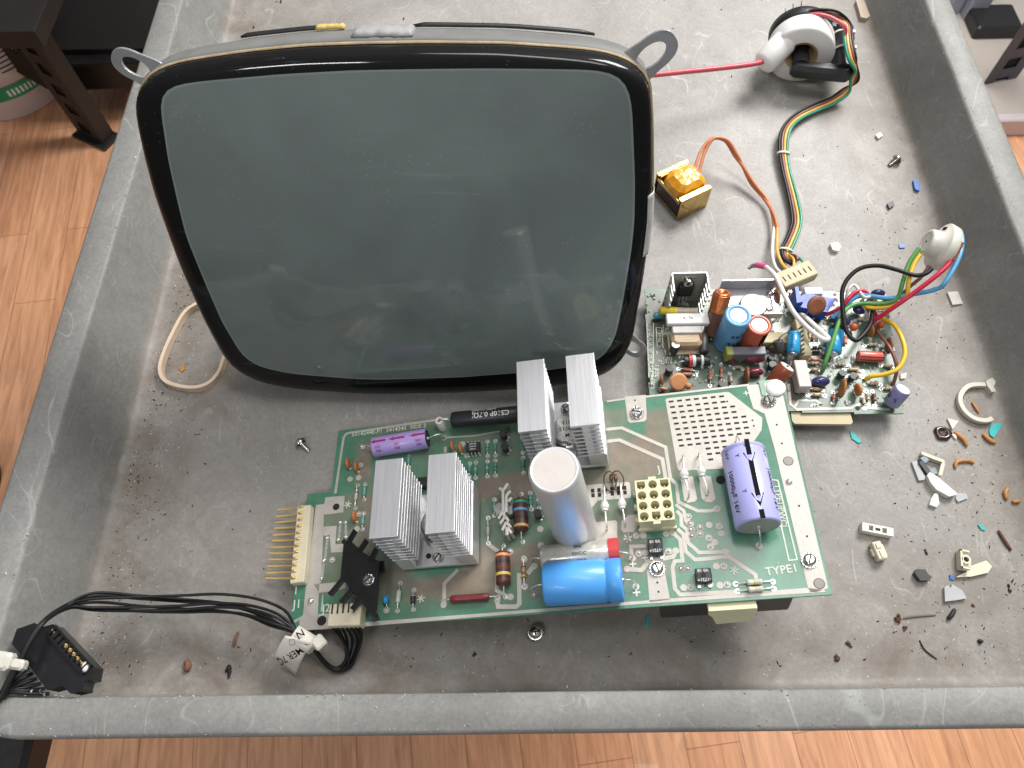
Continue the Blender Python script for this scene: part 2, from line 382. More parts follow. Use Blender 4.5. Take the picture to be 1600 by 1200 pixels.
MB().box((1.9, w0.y+.024+1.2, FZ+.020), (3.4, 2.4, .040)).build('raised_floor', K('beige_floor', (.50, .44, .39), .7, var=.08, scale=15), kind='structure')
# ------------------------------------------------------------------ picture tube
KS = .98
CRM = MX(((0.9996, -0.0188, -0.0224), (-0.0135, 0.3831, -0.9236), (0.0259, 0.9235, 0.3826)))
CRO = C0 + (V((-.0628, .2773, .1036))-C0)*KS
CF = Frame(CRO, CRM)
crt = thing('picture_tube', 'large cathode ray picture tube with dark glass screen propped up in the tray', 'picture tube', M=CF.mat4())
OUT = [(211,162),(216,137),(232,119),(254,108),(285,100),(379,86),(472,77),(560,73.5),(660,72),(787,73),(881,79),(937,84),(975,94),(1000,109),(1014,125),(1017,147),(1019,187),(1020,281),(1018,340),(1011,392),(1005,431),(998,475),(989,525),(975,556),(953,578),(928,588),(862,600),(809,605),(694,611),(600,612),(560,611),(472,605),(420,597),(391,587),(363,569),(347,547),(316,487),(282,409),(243,300),(225,230)]
INN = [(249,156),(254,144),(266,134),(316,127),(441,116),(550,110),(660,108),(760,107),(850,108),(944,110),(969,119),(981,134),(987,162),(992,281),(991,347),(986,394),(973,472),(962,525),(947,553),(925,568),(850,579),(725,589),(600,593),(557,592),(457,584),(404,573),(379,556),(347,503),(316,431),(291,369),(277,312),(263,250),(254,188)]
KA = 192
def radial(pts2):
    res = []
    for k in range(KA):
        a = 2*math.pi*k/KA; d = (math.cos(a), math.sin(a)); best = 0
        for i in range(len(pts2)):
            p, q = pts2[i], pts2[(i+1) % len(pts2)]; ex, ey = q[0]-p[0], q[1]-p[1]
            den = d[0]*ey-d[1]*ex
            if abs(den) < 1e-12: continue
            t = (p[0]*ey-p[1]*ex)/den; u = (p[0]*d[1]-p[1]*d[0])/den
            if t > 0 and -1e-6 <= u <= 1+1e-6: best = max(best, t)
        res.append(best)
    for _ in range(2): res = [(res[k-1]+2*res[k]+res[(k+1) % KA])/4 for k in range(KA)]
    return res
ro = radial([CF.at(x, y, 0)[:2] for x, y in OUT]); ri = radial([CF.at(x, y, .0085)[:2] for x, y in INN])
def ring(rad, w, s=1.0, off=0.0): return [V(((r*s+off)*math.cos(2*math.pi*k/KA), (r*s+off)*math.sin(2*math.pi*k/KA), w)) for k, r in enumerate(rad)]
def mixr(t): return [a*(1-t)+b*t for a, b in zip(ro, ri)]
def glassmat(name, col, dust):
    m = bpy.data.materials.new(name); m.use_nodes = True; n = m.node_tree; p = n.nodes['Principled BSDF']; L = n.links.new
    t = n.nodes.new('ShaderNodeTexCoord')
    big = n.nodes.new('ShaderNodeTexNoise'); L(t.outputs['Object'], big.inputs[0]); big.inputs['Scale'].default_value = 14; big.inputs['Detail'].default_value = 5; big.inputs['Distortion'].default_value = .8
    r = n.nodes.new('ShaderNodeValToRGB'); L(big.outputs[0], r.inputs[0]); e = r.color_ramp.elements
    e[0].position = .3; e[0].color = tuple(c*.84 for c in col)+(1,); e[1].position = .7; e[1].color = tuple(c*1.13 for c in col)+(1,)  # dust-film blotches in the colour, also standing in for soft room reflections
    vo = n.nodes.new('ShaderNodeTexVoronoi'); L(t.outputs['Object'], vo.inputs[0]); vo.inputs['Scale'].default_value = 330
    rv = n.nodes.new('ShaderNodeValToRGB'); L(vo.outputs['Distance'], rv.inputs[0]); e = rv.color_ramp.elements
    e[0].position = .04; e[0].color = (dust,)*3+(1,); e[1].position = .10; e[1].color = (0, 0, 0, 1)
    g = n.nodes.new('ShaderNodeTexNoise'); L(t.outputs['Object'], g.inputs[0]); g.inputs['Scale'].default_value = 22; g.inputs['Detail'].default_value = 3
    rg = n.nodes.new('ShaderNodeValToRGB'); L(g.outputs[0], rg.inputs[0]); rg.color_ramp.elements[0].position = .40; rg.color_ramp.elements[1].position = .66
    mu = n.nodes.new('ShaderNodeMath'); mu.operation = 'MULTIPLY'; L(rv.outputs[0], mu.inputs[0]); L(rg.outputs[0], mu.inputs[1])
    # dry wipe marks: faint long streaks
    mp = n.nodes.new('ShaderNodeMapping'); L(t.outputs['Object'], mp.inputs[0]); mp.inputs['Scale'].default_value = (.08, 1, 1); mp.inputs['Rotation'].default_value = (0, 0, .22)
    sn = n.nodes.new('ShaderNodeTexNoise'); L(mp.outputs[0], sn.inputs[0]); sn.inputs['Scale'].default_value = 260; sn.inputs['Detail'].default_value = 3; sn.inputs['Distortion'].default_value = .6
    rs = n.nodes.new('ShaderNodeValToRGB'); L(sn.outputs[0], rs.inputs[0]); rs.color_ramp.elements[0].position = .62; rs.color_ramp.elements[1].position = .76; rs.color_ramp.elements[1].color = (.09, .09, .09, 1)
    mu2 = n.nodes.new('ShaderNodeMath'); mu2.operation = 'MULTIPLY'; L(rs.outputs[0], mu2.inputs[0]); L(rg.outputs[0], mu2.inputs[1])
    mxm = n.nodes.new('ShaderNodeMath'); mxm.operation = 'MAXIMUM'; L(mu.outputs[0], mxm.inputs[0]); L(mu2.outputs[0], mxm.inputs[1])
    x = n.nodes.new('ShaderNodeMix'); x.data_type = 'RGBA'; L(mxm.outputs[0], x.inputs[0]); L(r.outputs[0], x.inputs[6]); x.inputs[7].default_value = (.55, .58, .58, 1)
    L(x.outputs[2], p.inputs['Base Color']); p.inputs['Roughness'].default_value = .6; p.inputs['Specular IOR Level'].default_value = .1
    p.inputs['Coat Weight'].default_value = 1; p.inputs['Coat IOR'].default_value = 1.52
    cr_ = n.nodes.new('ShaderNodeMapRange'); L(big.outputs[0], cr_.inputs[0]); cr_.inputs['To Min'].default_value = .03; cr_.inputs['To Max'].default_value = .09; L(cr_.outputs[0], p.inputs['Coat Roughness'])
    return m
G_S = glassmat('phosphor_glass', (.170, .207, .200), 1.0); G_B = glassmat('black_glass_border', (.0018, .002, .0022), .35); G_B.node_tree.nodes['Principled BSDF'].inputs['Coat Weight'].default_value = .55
mb = MB()
prof = [(0, -.0125, -.0035), (0, -.0085, -.0008), (0, -.004, 0), (0, -.0005, 0), (0, .0018, -.0006), (.06, .0036, 0), (.16, .0053, 0), (.30, .0066, 0), (.48, .0075, 0), (.7, .0081, 0), (.88, .00845, 0), (1, .0086, 0)]
mb.loft([ring(mixr(t), w, 1, o) for t, w, o in prof], False, False, True)
mb.build('glass_border', G_B, crt)
G_E = glassmat('phosphor_glass_edge', (.225, .272, .266), .6)  # paler ring: highlight along the glass edge painted into the colour
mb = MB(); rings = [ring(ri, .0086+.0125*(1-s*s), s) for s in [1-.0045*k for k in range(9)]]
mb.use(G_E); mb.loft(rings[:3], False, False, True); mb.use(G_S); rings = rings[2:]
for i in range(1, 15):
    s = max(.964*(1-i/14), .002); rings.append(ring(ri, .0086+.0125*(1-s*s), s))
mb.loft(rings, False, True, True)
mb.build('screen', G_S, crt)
tape_g = K('grey_sealing_tape', (.17, .17, .165), .6, var=.12, scale=60, bump=.3)
def bandring(w, o0, o1):                           # the band stands prouder along the top edge
    return [V(((r+o0+o1*max(0, math.sin(2*math.pi*k/KA))**1.4)*math.cos(2*math.pi*k/KA), (r+o0+o1*max(0, math.sin(2*math.pi*k/KA))**1.4)*math.sin(2*math.pi*k/KA), w)) for k, r in enumerate(ro)]
mb = MB(); mb.loft([bandring(-.0052, .0002, .0005), bandring(-.0056, .0010, .0008), bandring(-.0090, .0012, .0016), bandring(-.0200, .0010, .0020), bandring(-.0215, -.0006, .0016), bandring(-.0232, -.005, 0)], False, False, True)
mb.build('tension_band', tape_g, crt)
top_ = lambda L: L[int(KA*.035):int(KA*.47)]
mb = MB(); mb.loft([top_(ring(ro, -.0036, 1, .0003)), top_(ring(ro, -.0039, 1, .0012)), top_(ring(ro, -.0046, 1, .0013)), top_(ring(ro, -.0049, 1, .0004))], False, False, True, closed=False)
mb.build('adhesive_bead', K('tan_adhesive', (.44, .33, .20), .7, var=.3, scale=90, bump=.4), crt)
mb = MB(); rings = []
neck = [.0145]*KA
for w, t in ((-.0225, .05), (-.0275, .07), (-.034, .14), (-.05, .33), (-.07, .58), (-.09, .78), (-.108, .93), (-.12, 1.0)):
    rings.append([V((a.x*(1-t)+b.x*t, a.y*(1-t)+b.y*t, w)) for a, b in zip(ring(ro, w, .97), ring(neck, w))])
mb.loft(rings, False, False, True); mb.build('glass_funnel', K('graphite_coating', (.02, .02, .02), .65, var=.2), crt)
MB().cyl((0, 0, -.12), (0, 0, -.222), .0145, n=28).build('tube_neck', K('neck_glass', (.12, .13, .13), .15, coat=1), crt)
zinc = K('zinc_plate', (.47, .48, .49), .42, metal=.75, var=.12, scale=90)
for px, py, ang, L_ in ((213, 104, 150, .0120), (1017, 86, 38, .0140), (988, 541, -40, .0105)):
    c = CF.at(px, py, -.009); mb = MB(); mb.M = MX.Translation(c) @ MX.Rotation(math.radians(ang), 4, 'Z')
    N = 36; o1 = []; i1 = []
    for k in range(N):
        a = 2*math.pi*k/N; ca, sa = math.cos(a), math.sin(a)
        ex = L_ if ca > 0 else L_*1.5; wy = L_*.62 if ca > 0 else L_*(.62+.3*(-ca))
        e = .8
        o1.append((ex*math.copysign(abs(ca)**e, ca), wy*math.copysign(abs(sa)**e, sa))); i1.append((.60*L_*ca, .34*L_*sa))
    rr_ = []
    for pts, z in ((i1, -.0008), (o1, -.0008), (o1, .0008), (i1, .0008), (i1, -.0008)): rr_.append([V((x, y, z)) for x, y in pts])
    mb.loft(rr_, smooth=False); mb.build('mounting_ear', zinc, crt, bevel=.0002)
# tapes and labels stuck on the rim
def patch(name, px0, px1, w0, w1, m, lift=.0016, lump=0, seg=14):
    a0 = math.atan2(*reversed(CF.at(*px0, -.006)[:2])); a1 = math.atan2(*reversed(CF.at(*px1, -.006)[:2]))
    mb = MB(); rng = random.Random(3); rows = []
    for j in range(5):
        w = w0+(w1-w0)*j/4; row = []
        for i in range(seg+1):
            a = a0+(a1-a0)*i/seg; f = (a/(2*math.pi) % 1)*KA; k = int(f); r = ro[k % KA]*(1-f+k)+ro[(k+1) % KA]*(f-k)
            edge = 0 if j in (0, 4) or i in (0, seg) else 1
            rr_ = r+lift*(.75+.25*edge)+(rng.random()*lump if edge else 0); row.append(V((rr_*math.cos(a), rr_*math.sin(a), w+rng.uniform(-1, 1)*lump*.4)))
        rows.append(row)
    mb.loft(rows, closed=False, smooth=True); o = mb.build(name, m, crt)
    so = o.modifiers.new('thickness', 'SOLIDIFY'); so.thickness = .0009; so.offset = -1; return o
patch('tape_end', (548, 60), (645, 58), -.0070, -.0212, K('grey_cloth_tape', (.33, .33, .33), .55, var=.15, scale=60, bump=.4), .0040, .0016)
patch('yellow_tape', (484, 60), (532, 60), -.0190, -.0240, K('yellow_tape', (.60, .44, .13), .6, var=.1), .0050, .0006)
def rimtape(name, px0, px1, rows, m, seg=14):       # tape following the glass edge; rows of (blend towards screen, w, lift)
    a0 = math.atan2(*reversed(CF.at(*px0, 0)[:2])); a1 = math.atan2(*reversed(CF.at(*px1, 0)[:2])); mb = MB(); L_ = []
    for t, w, lift in rows:
        row = []
        for i in range(seg+1):
            a = a0+(a1-a0)*i/seg; f = (a/(2*math.pi) % 1)*KA; k = int(f); g = lambda A: A[k % KA]*(1-f+k)+A[(k+1) % KA]*(f-k)
            r = g(ro)*(1-t)+g(ri)*t+lift; row.append(V((r*math.cos(a), r*math.sin(a), w)))
        L_.append(row)
    mb.loft(L_, closed=False); o = mb.build(name, m, crt); so = o.modifiers.new('thickness', 'SOLIDIFY'); so.thickness = .0004; so.offset = -1
rimtape('silver_tape', (1016, 296), (1010, 392), [(.30, .0071, .0), (.16, .0059, .0), (.06, .0043, .0003), (0, .0022, .0006), (0, -.001, .0012), (0, -.006, .0012)], K('silver_tape', (.62, .62, .60), .45, metal=.5, var=.15, bump=.3))
rimtape('paper_label', (635, 613), (705, 613), [(0, -.001, .0004), (0, -.0015, .0022), (0, -.002, .0040)], K('aged_paper', (.60, .57, .52), .7, var=.12))
patch('black_strip', (935, 66), (640, 62), -.0205, -.0228, blk, .0042); patch('black_strip', (500, 66), (370, 80), -.0205, -.0228, blk, .0042)

# chipped glass scratch on the lower edge, as fine raised white lines
mb = MB()
chip = K('chipped_glass', (.75, .76, .76), .3, var=.1)
def on_face(px, py, lift=.0002): q = CF.at(px, py, .0055); return q+V((0, 0, lift))
for pl in ([(1003, 432), (1001, 441), (998, 449), (996, 470)], [(994, 482), (989, 493), (985, 503)]):
    mb.tube([CF.at(x, y, .0018) for x, y in pl], .00045, n=5)
mb.build('glass_chip', chip, crt)

# pink high-voltage lead from behind the tube to the flyback
pinkw = K('pink_rubber', (.62, .09, .12), .4, var=.08, coat=.2)
# ------------------------------------------------------------------ power supply board (raised at its right end)
BM = MX(((0.9838, -0.0065, -0.1793), (0.0201, 0.997, 0.0743), (0.1783, -0.0767, 0.981)))
BF = Frame((-0.13421, 0.07413, 0.012), BM)
b1 = thing('power_supply_board', 'long green power supply circuit board with four aluminium heatsink towers', 'circuit board', M=BF.mat4())
P = BF.at
BL_, BW_ = .2985, .1285
def Z1(x, y): return (400+x*.3001, 640+y*.3)
def Z6(x, y): return (680+x/6, 650+y/6)
def Z7(x, y): return (680+x/6, 800+y/6)
def Z3(x, y): return (780+x/5.333, 780+y/5.333)
def Z4(x, y): return (1000+x/3.159, 580+y/3.159)
def Z9(x, y): return (900+x/6, 720+y/6)
def Z8(x, y): return (1020+x/5.333, 880+y/5.333)
def Z2(x, y): return (760+x/4, 540+y/4)
def pts(L, h=0.0): return [P(x, y, h)[:2] for x, y in L]

def attrmat(name, rough=.32, coat=.35):
    m = bpy.data.materials.new(name); m.use_nodes = True; n = m.node_tree; p = n.nodes['Principled BSDF']; L = n.links.new
    a = n.nodes.new('ShaderNodeAttribute'); a.attribute_name = 'Col'
    t = n.nodes.new('ShaderNodeTexCoord'); no = n.nodes.new('ShaderNodeTexNoise'); L(t.outputs['Object'], no.inputs[0]); no.inputs['Scale'].default_value = 130; no.inputs['Detail'].default_value = 7; no.inputs['Roughness'].default_value = .7
    r = n.nodes.new('ShaderNodeValToRGB'); L(no.outputs[0], r.inputs[0]); r.color_ramp.elements[0].position = .3; r.color_ramp.elements[0].color = (.8, .8, .8, 1); r.color_ramp.elements[1].position = .7; r.color_ramp.elements[1].color = (1.12, 1.12, 1.12, 1)
    x = n.nodes.new('ShaderNodeMix'); x.data_type = 'RGBA'; x.blend_type = 'MULTIPLY'; x.inputs[0].default_value = 1; L(a.outputs['Color'], x.inputs[6]); L(r.outputs[0], x.inputs[7]); L(x.outputs[2], p.inputs['Base Color'])
    p.inputs['Roughness'].default_value = rough; p.inputs['Coat Weight'].default_value = coat; p.inputs['Coat Roughness'].default_value = .2
    b = n.nodes.new('ShaderNodeBump'); b.inputs['Strength'].default_value = .2; b.inputs['Distance'].default_value = .0003; L(no.outputs[0], b.inputs['Height']); L(b.outputs[0], p.inputs['Normal'])
    return m
def vnoise(x, y, s=0):
    def h(i, j):
        q = math.sin(i*127.1+j*311.7+s*74.7)*43758.5453; return q-math.floor(q)
    i, j = math.floor(x), math.floor(y); fx, fy = x-i, y-j; fx = fx*fx*(3-2*fx); fy = fy*fy*(3-2*fy)
    return (h(i, j)*(1-fx)+h(i+1, j)*fx)*(1-fy)+(h(i, j+1)*(1-fx)+h(i+1, j+1)*fx)*fy
def fbm(x, y, s=0): return .55*vnoise(x, y, s)+.28*vnoise(x*2.1, y*2.1, s+1)+.17*vnoise(x*4.3, y*4.3, s+2)
def pcb(frame_parent, L, Wd, inside, zones, g, b, name, cell=.0016, th=.0016, noise=.35):
    nx, ny = int(L/cell), int(Wd/cell); mb = MB(); idx = {}; vs = []; cols = []; fs = []
    def vid(i, j):
        if (i, j) not in idx:
            x, y = L*i/nx, Wd*j/ny; idx[(i, j)] = len(vs); vs.append(V((x, y, 0))); v = 0
            xx = x+(fbm(x*90, y*90, 5)-.5)*.006; yy = y+(fbm(x*90, y*90, 9)-.5)*.006
            for (x0, y0, x1, y1, k, soft) in zones:
                d = min(xx-x0, x1-xx, yy-y0, y1-yy); t = max(0, min(1, .5+d/soft)); t = t*t*(3-2*t)
                v = v*(1-t)+k*t
            v = max(0, min(1, v+(fbm(x*55, y*55, 3)-.5)*noise))
            cols.append(tuple(g[c]*(1-v)+b[c]*v for c in range(3))+(1,))
        return idx[(i, j)]
    for i in range(nx):
        for j in range(ny):
            if inside(L*(i+.5)/nx, Wd*(j+.5)/ny): fs.append((vid(i, j), vid(i+1, j), vid(i+1, j+1), vid(i, j+1)))
    n0 = len(vs); edge = {}
    for f in fs:
        for k in range(4):
            e = (f[k], f[(k+1) % 4]); edge[e] = edge.get(e, 0)+1
    bd = [e for e in edge if (e[1], e[0]) not in edge]
    low = {}
    def lo(i):
        if i not in low: low[i] = len(vs); vs.append(vs[i]-V((0, 0, th))); cols.append(tuple(c*.9 for c in cols[i][:3])+(1,))
        return low[i]
    side = [(a, lo(a), lo(b_), b_) for a, b_ in bd]
    allf = list(fs)
    for f in allf: fs.append(tuple(lo(k) for k in reversed(f)))
    fs += side
    me = bpy.data.meshes.new(name); me.from_pydata([tuple(v) for v in vs], [], fs)
    ca = me.color_attributes.new('Col', 'FLOAT_COLOR', 'POINT')
    for i, c in enumerate(cols): ca.data[i].color = c
    o = bpy.data.objects.new(name, me); COL.objects.link(o); o.parent = frame_parent; return o
nA = P(532, 673).x; nB = P(518.5, 769)
def zone(a, b, k, soft=.006):
    p, q = P(*a), P(*b); return (min(p.x, q.x), min(p.y, q.y), max(p.x, q.x), max(p.y, q.y), k, soft)
zones = [zone((560, 690), (1000, 930), .35, .012), zone((545, 775), (575, 895), .9), zone((560, 695), (583, 745), .9), zone((560, 880), (650, 925), .75), zone((640, 890), (780, 928), 1), zone((745, 745), (835, 772), 1), zone((745, 852), (850, 885), .95),
         zone((590, 655), (700, 668), .55), zone((945, 690), (1075, 742), 1), zone((1005, 645), (1042, 690), 1), zone((870, 735), (1000, 765), .85), zone((940, 640), (985, 690), .6), zone((860, 800), (1000, 850), .6), zone((985, 845), (1010, 880), .8), zone((1020, 640), (1060, 740), .7),
         zone((815, 890), (840, 925), .6), zone((770, 800), (850, 850), .35), zone((1000, 870), (1050, 900), .6), zone((510, 790), (545, 930), .55), zone((1070, 740), (1190, 870), .12), zone((1195, 880), (1262, 925), -.3),
         zone((680, 700), (745, 760), .1), zone((640, 880), (720, 895), 0), zone((585, 700), (640, 760), .15)]
PCBM = attrmat('solder_mask_fibreglass')
o = pcb(b1, BL_, BW_, lambda x, y: not (x < nB.x and y > nB.y), zones, (.068, .220, .138), (.235, .190, .145), 'printed_board')
o.data.materials.append(PCBM)

solder = K('tinned_solder', (.52, .485, .44), .55, metal=.35, var=.10, scale=120, bump=.25)
tin = K('bright_solder', (.78, .77, .74), .28, metal=.8, var=.15, scale=400)
silk = K('cream_printing', (.66, .68, .58), .6, var=.08)
hole_m = K('drilled_hole', (.012, .012, .010), .7)
brown_m = K('flux_residue', (.20, .11, .06), .5)
def trace(mb, L, w, h=.00012, z=.00008):
    p = [V((*q, z)) for q in pts(L)]
    for i in range(len(p)-1):                       # mitred strip
        pass
    q = []
    for i in range(len(p)):
        a = p[max(i-1, 0)]; b = p[min(i+1, len(p)-1)]; d1 = (p[i]-a) if i else (b-p[i]); d2 = (b-p[i]) if i < len(p)-1 else d1
        d1 = d1.normalized(); d2 = d2.normalized(); t = (d1+d2).normalized(); nrm = V((-t.y, t.x, 0)); k = w/2/max(.5, nrm.dot(V((-d1.y, d1.x, 0))))
        q.append((p[i]-nrm*k, p[i]+nrm*k))
    rings = [[a+V((0, 0, 0)), b, b+V((0, 0, h)), a+V((0, 0, h))] for a, b in q]
    mb.loft([[V((r[0].x, r[0].y, z*0)), V((r[1].x, r[1].y, 0)), r[2], r[3]] for r in rings], True, True, False)
def disc(mb, x, y, r, z=.0003, n=12): mb.cyl((x, y, 0), (x, y, z), r, n=n)
mb = MB(); mb.use(solder)
w1 = .0021
TR = [([Z7(495, 300), Z7(585, 365), Z7(578, 735), Z7(690, 800)], w1), ([Z7(787, 575), Z7(790, 860), Z7(760, 888), Z7(590, 888), Z7(580, 830)], .0024),
      ([Z7(215, 540), Z7(85, 670), Z7(85, 840)], .002), ([Z7(865, 580), Z7(925, 505)], .0026),
      ([Z2(745, 525), Z2(845, 515), Z2(1120, 635), Z2(1150, 830), Z9(940, 220), Z9(962, 388), Z9(1130, 465), Z4(285, 690), Z4(345, 690), Z4(380, 680)], .0020),
      ([Z2(750, 600), Z2(830, 590), Z2(1100, 710), Z2(1120, 830)], .0022),
      ([Z9(935, 410), Z9(1010, 470), Z9(1032, 565), Z9(1075, 588)], .0019), ([Z9(945, 470), Z9(985, 515), Z9(990, 605), Z9(1040, 645), Z9(1052, 770), Z9(1105, 815), Z9(1150, 860), Z9(1205, 860), Z4(425, 892)], .0020),
      ([Z9(1040, 645), Z9(1080, 645)], .0018), ([Z9(950, 640), Z9(1008, 690), Z9(1028, 850), Z9(1115, 927), Z9(1200, 922), Z4(435, 915), Z4(570, 1005), Z4(575, 1040)], .0021),
      ([Z9(905, 675), Z9(975, 738), Z9(1000, 938), Z9(925, 942), Z9(905, 1000), Z9(925, 1180), Z8(185, 215), Z8(228, 263), Z8(700, 238)], .0021),
      ([Z9(660, 800), Z9(515, 803), Z9(522, 890)], .0020), ([Z9(470, 1015), Z9(615, 1025), Z9(675, 945), Z9(910, 900), Z9(935, 850)], .0024),
      ([(524, 771), (537, 684), (541, 678), (548, 676), (700, 653.5)], .0016), ([(948, 627.5), (976, 623.5)], .0012), ([(1009, 620), (1120, 607.5), (1170, 601.5)], .0014),
      ([(453, 975), (470, 966), (471, 985)], .0016), ([(694, 684), (742, 681), (792, 672)], .0010),
      ([Z6(95, 290), Z6(95, 345)], .002), ([Z8(1040, 0), Z8(1050, 0)], .001)]
for L, w in TR: trace(mb, L, w)
# solid tinned areas
def area_poly(L, h=.00018): mb.prism([tuple(q) for q in pts(L)], 0, h)
area_poly([Z1(312, 497), Z1(356, 492), Z1(340, 900), Z1(330, 905), Z1(322, 1065), Z1(330, 1145), Z1(245, 1150), Z1(232, 1080), Z1(245, 1070), Z1(262, 905), Z1(288, 700)])
area_poly([Z1(356, 492), Z1(362, 457), Z1(462, 449), Z1(455, 535), Z1(355, 548)])
area_poly([Z1(350, 610), Z1(420, 606), Z1(413, 703), Z1(455, 700), Z1(452, 742), Z1(392, 745), Z1(384, 652), Z1(352, 660)])
area_poly([Z1(300, 910), Z1(470, 895), Z1(470, 930), Z1(395, 945), Z1(330, 955)])
area_poly([Z1(325, 1065), Z1(560, 1050), Z1(570, 1105), Z1(552, 1130), Z1(328, 1146)])
area_poly([(1166, 602), (1219, 599), (1222, 612), (1294, 919), (1268, 928), (1262.7, 920), (1210, 700), (1194.7, 646.5), (1177, 638.6)])
area_poly([(565, 972.5), (760, 958), (1262, 918.5), (1288, 922), (1290, 925), (1000, 944), (760, 963), (567, 979)])
area_poly([(976, 620), (1009, 617), (1010.5, 655), (1007, 658.5), (984, 661), (981, 658)])
area_poly([(1011, 893), (1021, 880), (1030, 878), (1038, 890), (1047, 937), (1015, 941)])
area_poly([(1039.6, 625), (1042, 622.5), (1136, 612.5), (1140, 613.5), (1191, 653), (1190, 672), (1177, 691), (1133, 732), (1062, 736), (1058.6, 733)])
area_poly([(911, 758.5), (981, 753), (984, 755), (986, 775), (984, 778), (934, 782.5), (922, 797), (905, 800)])
area_poly([(930.5, 816), (962, 813), (964.5, 816), (964.5, 845), (930, 846)])
area_poly([(971, 815), (981.7, 805), (997, 804), (998, 820), (990, 831), (974, 832.5), (971.5, 829)])
area_poly([Z4(200, 535), Z4(222, 520), Z4(262, 520), Z4(282, 630), Z4(270, 645), Z4(235, 650), Z4(220, 640)])
area_poly([Z4(290, 530), Z4(312, 515), Z4(350, 520), Z4(372, 630), Z4(352, 648), Z4(322, 645), Z4(305, 630)])
area_poly([Z1(345, 965), Z1(350, 962), Z1(350, 1052), Z1(337, 1052)])
# pads
PADS = [Z9(590, 870), Z9(650, 865), Z9(565, 703), Z9(630, 700), Z9(845, 683), Z9(905, 675), Z9(870, 850), Z9(935, 845), Z9(980, 1013), Z9(1045, 1010), Z9(1072, 590), Z9(1080, 645), Z9(1087, 705), Z9(1162, 630), Z9(1162, 690), Z9(715, 880), Z9(805, 880), Z9(480, 1015),
        Z4(238, 718), Z4(242, 748), Z4(250, 783), Z4(257, 815), Z4(296, 772), Z4(341, 760), Z4(391, 765), Z4(296, 803), Z4(340, 823), Z4(401, 802), Z4(349, 867), Z4(369, 845), Z4(380, 680), Z4(422, 892), Z4(588, 862),
        Z8(232, 48), Z8(292, 45), Z8(530, 27), Z8(592, 24), Z8(257, 205), Z8(317, 200), Z8(560, 185), Z8(620, 180), Z8(398, 178), Z8(476, 176),
        Z6(985, 1060), Z7(990, 312), Z7(80, 870), Z7(582, 825), Z7(707, 797), Z7(705, 372), Z7(835, 445), Z7(838, 700), Z7(930, 508), Z7(925, 770), Z9(530, 915), Z3(1140, 730), Z3(290, 790), Z1(555, 195), Z1(980, 148), Z1(398, 783), Z1(545, 290), Z1(490, 362), Z1(535, 355), Z1(536, 545), Z1(527, 622), Z1(680, 1045), (694, 683), Z1(1100, 240), Z1(1075, 180)]
for x, y in PADS: q = P(x, y); disc(mb, q.x, q.y, .0019, .0003)
mb.use(tin)
for x, y in PADS[::2]: q = P(x, y); mb.ball((q.x, q.y, .0003), .0009, n=8, m=4, z0=0)
for a, b in ((Z1(440, 590), Z1(430, 680)), (Z1(468, 590), Z1(468, 665)), (Z1(372, 670), Z1(358, 785)), (Z1(355, 790), Z1(344, 880))):
    trace(mb, [a, b], .0014, .0003)
    for s in (a, b): q = P(*s); mb.ball((q.x, q.y, .0002), .0013, n=10, m=4, z0=0)
q = P(*Z1(288, 998)); mb.ball((q.x, q.y, 0), .0022, n=12, m=5, z0=0)
for s in ((1233, 753), ): q = P(*s); mb.ball((q.x, q.y, 0), .0019, n=12, m=5, z0=0)
mb.use(hole_m)
# slots in the perforated plates
rows = [(Z3, [])]
def slotgrid(o, ux, uy, nx, ny, w, hh, keep):
    for j in range(ny):
        for i in range(nx):
            x = o[0]+ux[0]*i+uy[0]*j; y = o[1]+ux[1]*i+uy[1]*j
            if keep(i, j): q = P(x, y); mb.box((q.x, q.y, .00022), (w*1.1, hh*1.25, .00010))
slotgrid((1048.6, 627.6), (13.15, -1.35), (2.05, 8.6), 9, 12, .0026, .0010,
         lambda i, j: i <= 6+min(3, j*.55) and not (i > 5 and j > 7) and not (i > 8-(j-7)*1.2 and j >= 7) and not(i < 2.5 and j > 8.5))
slotgrid((926, 767), (10, -.9), (.7, 7.2), 6, 2, .0018, .0020, lambda i, j: not (i == 2 and j == 1))
for x, y in (Z2(928, 343), Z2(932, 380), Z3(1318, 695), Z3(1328, 772), Z4(675, 265), Z4(700, 357), Z4(785, 665), Z4(824, 815), Z4(555, 243), Z4(562, 270), Z4(430, 150), Z4(1, 1)):
    if (x, y) != Z4(1, 1): q = P(x, y); disc(mb, q.x, q.y, .0006, .00028, 8)
for (x, y), r in ((Z1(418, 507), .0022), (Z1(343, 1100), .0028), (Z4(398, 537), .0026), (Z9(1055, 522), .0011)): q = P(x, y); disc(mb, q.x, q.y, r, .00030, 18)
mb.use(K('grey_hole', (.30, .29, .27), .6))
for x, y in ((1231.5, 720.5), (1280, 912)): q = P(x, y); disc(mb, q.x, q.y, .0024, .00030, 18)
mb.use(brown_m)
for x, y in ((1231.5, 720.5), (1280, 912)):
    q = P(x, y); mb.loft([[V((q.x+r*math.cos(a*math.pi/10), q.y+r*math.sin(a*math.pi/10), z)) for a in range(20)] for r, z in ((.0024, .0003), (.0027, .0004), (.0029, .0002))])
mb.build('solder_tracks', None, b1)

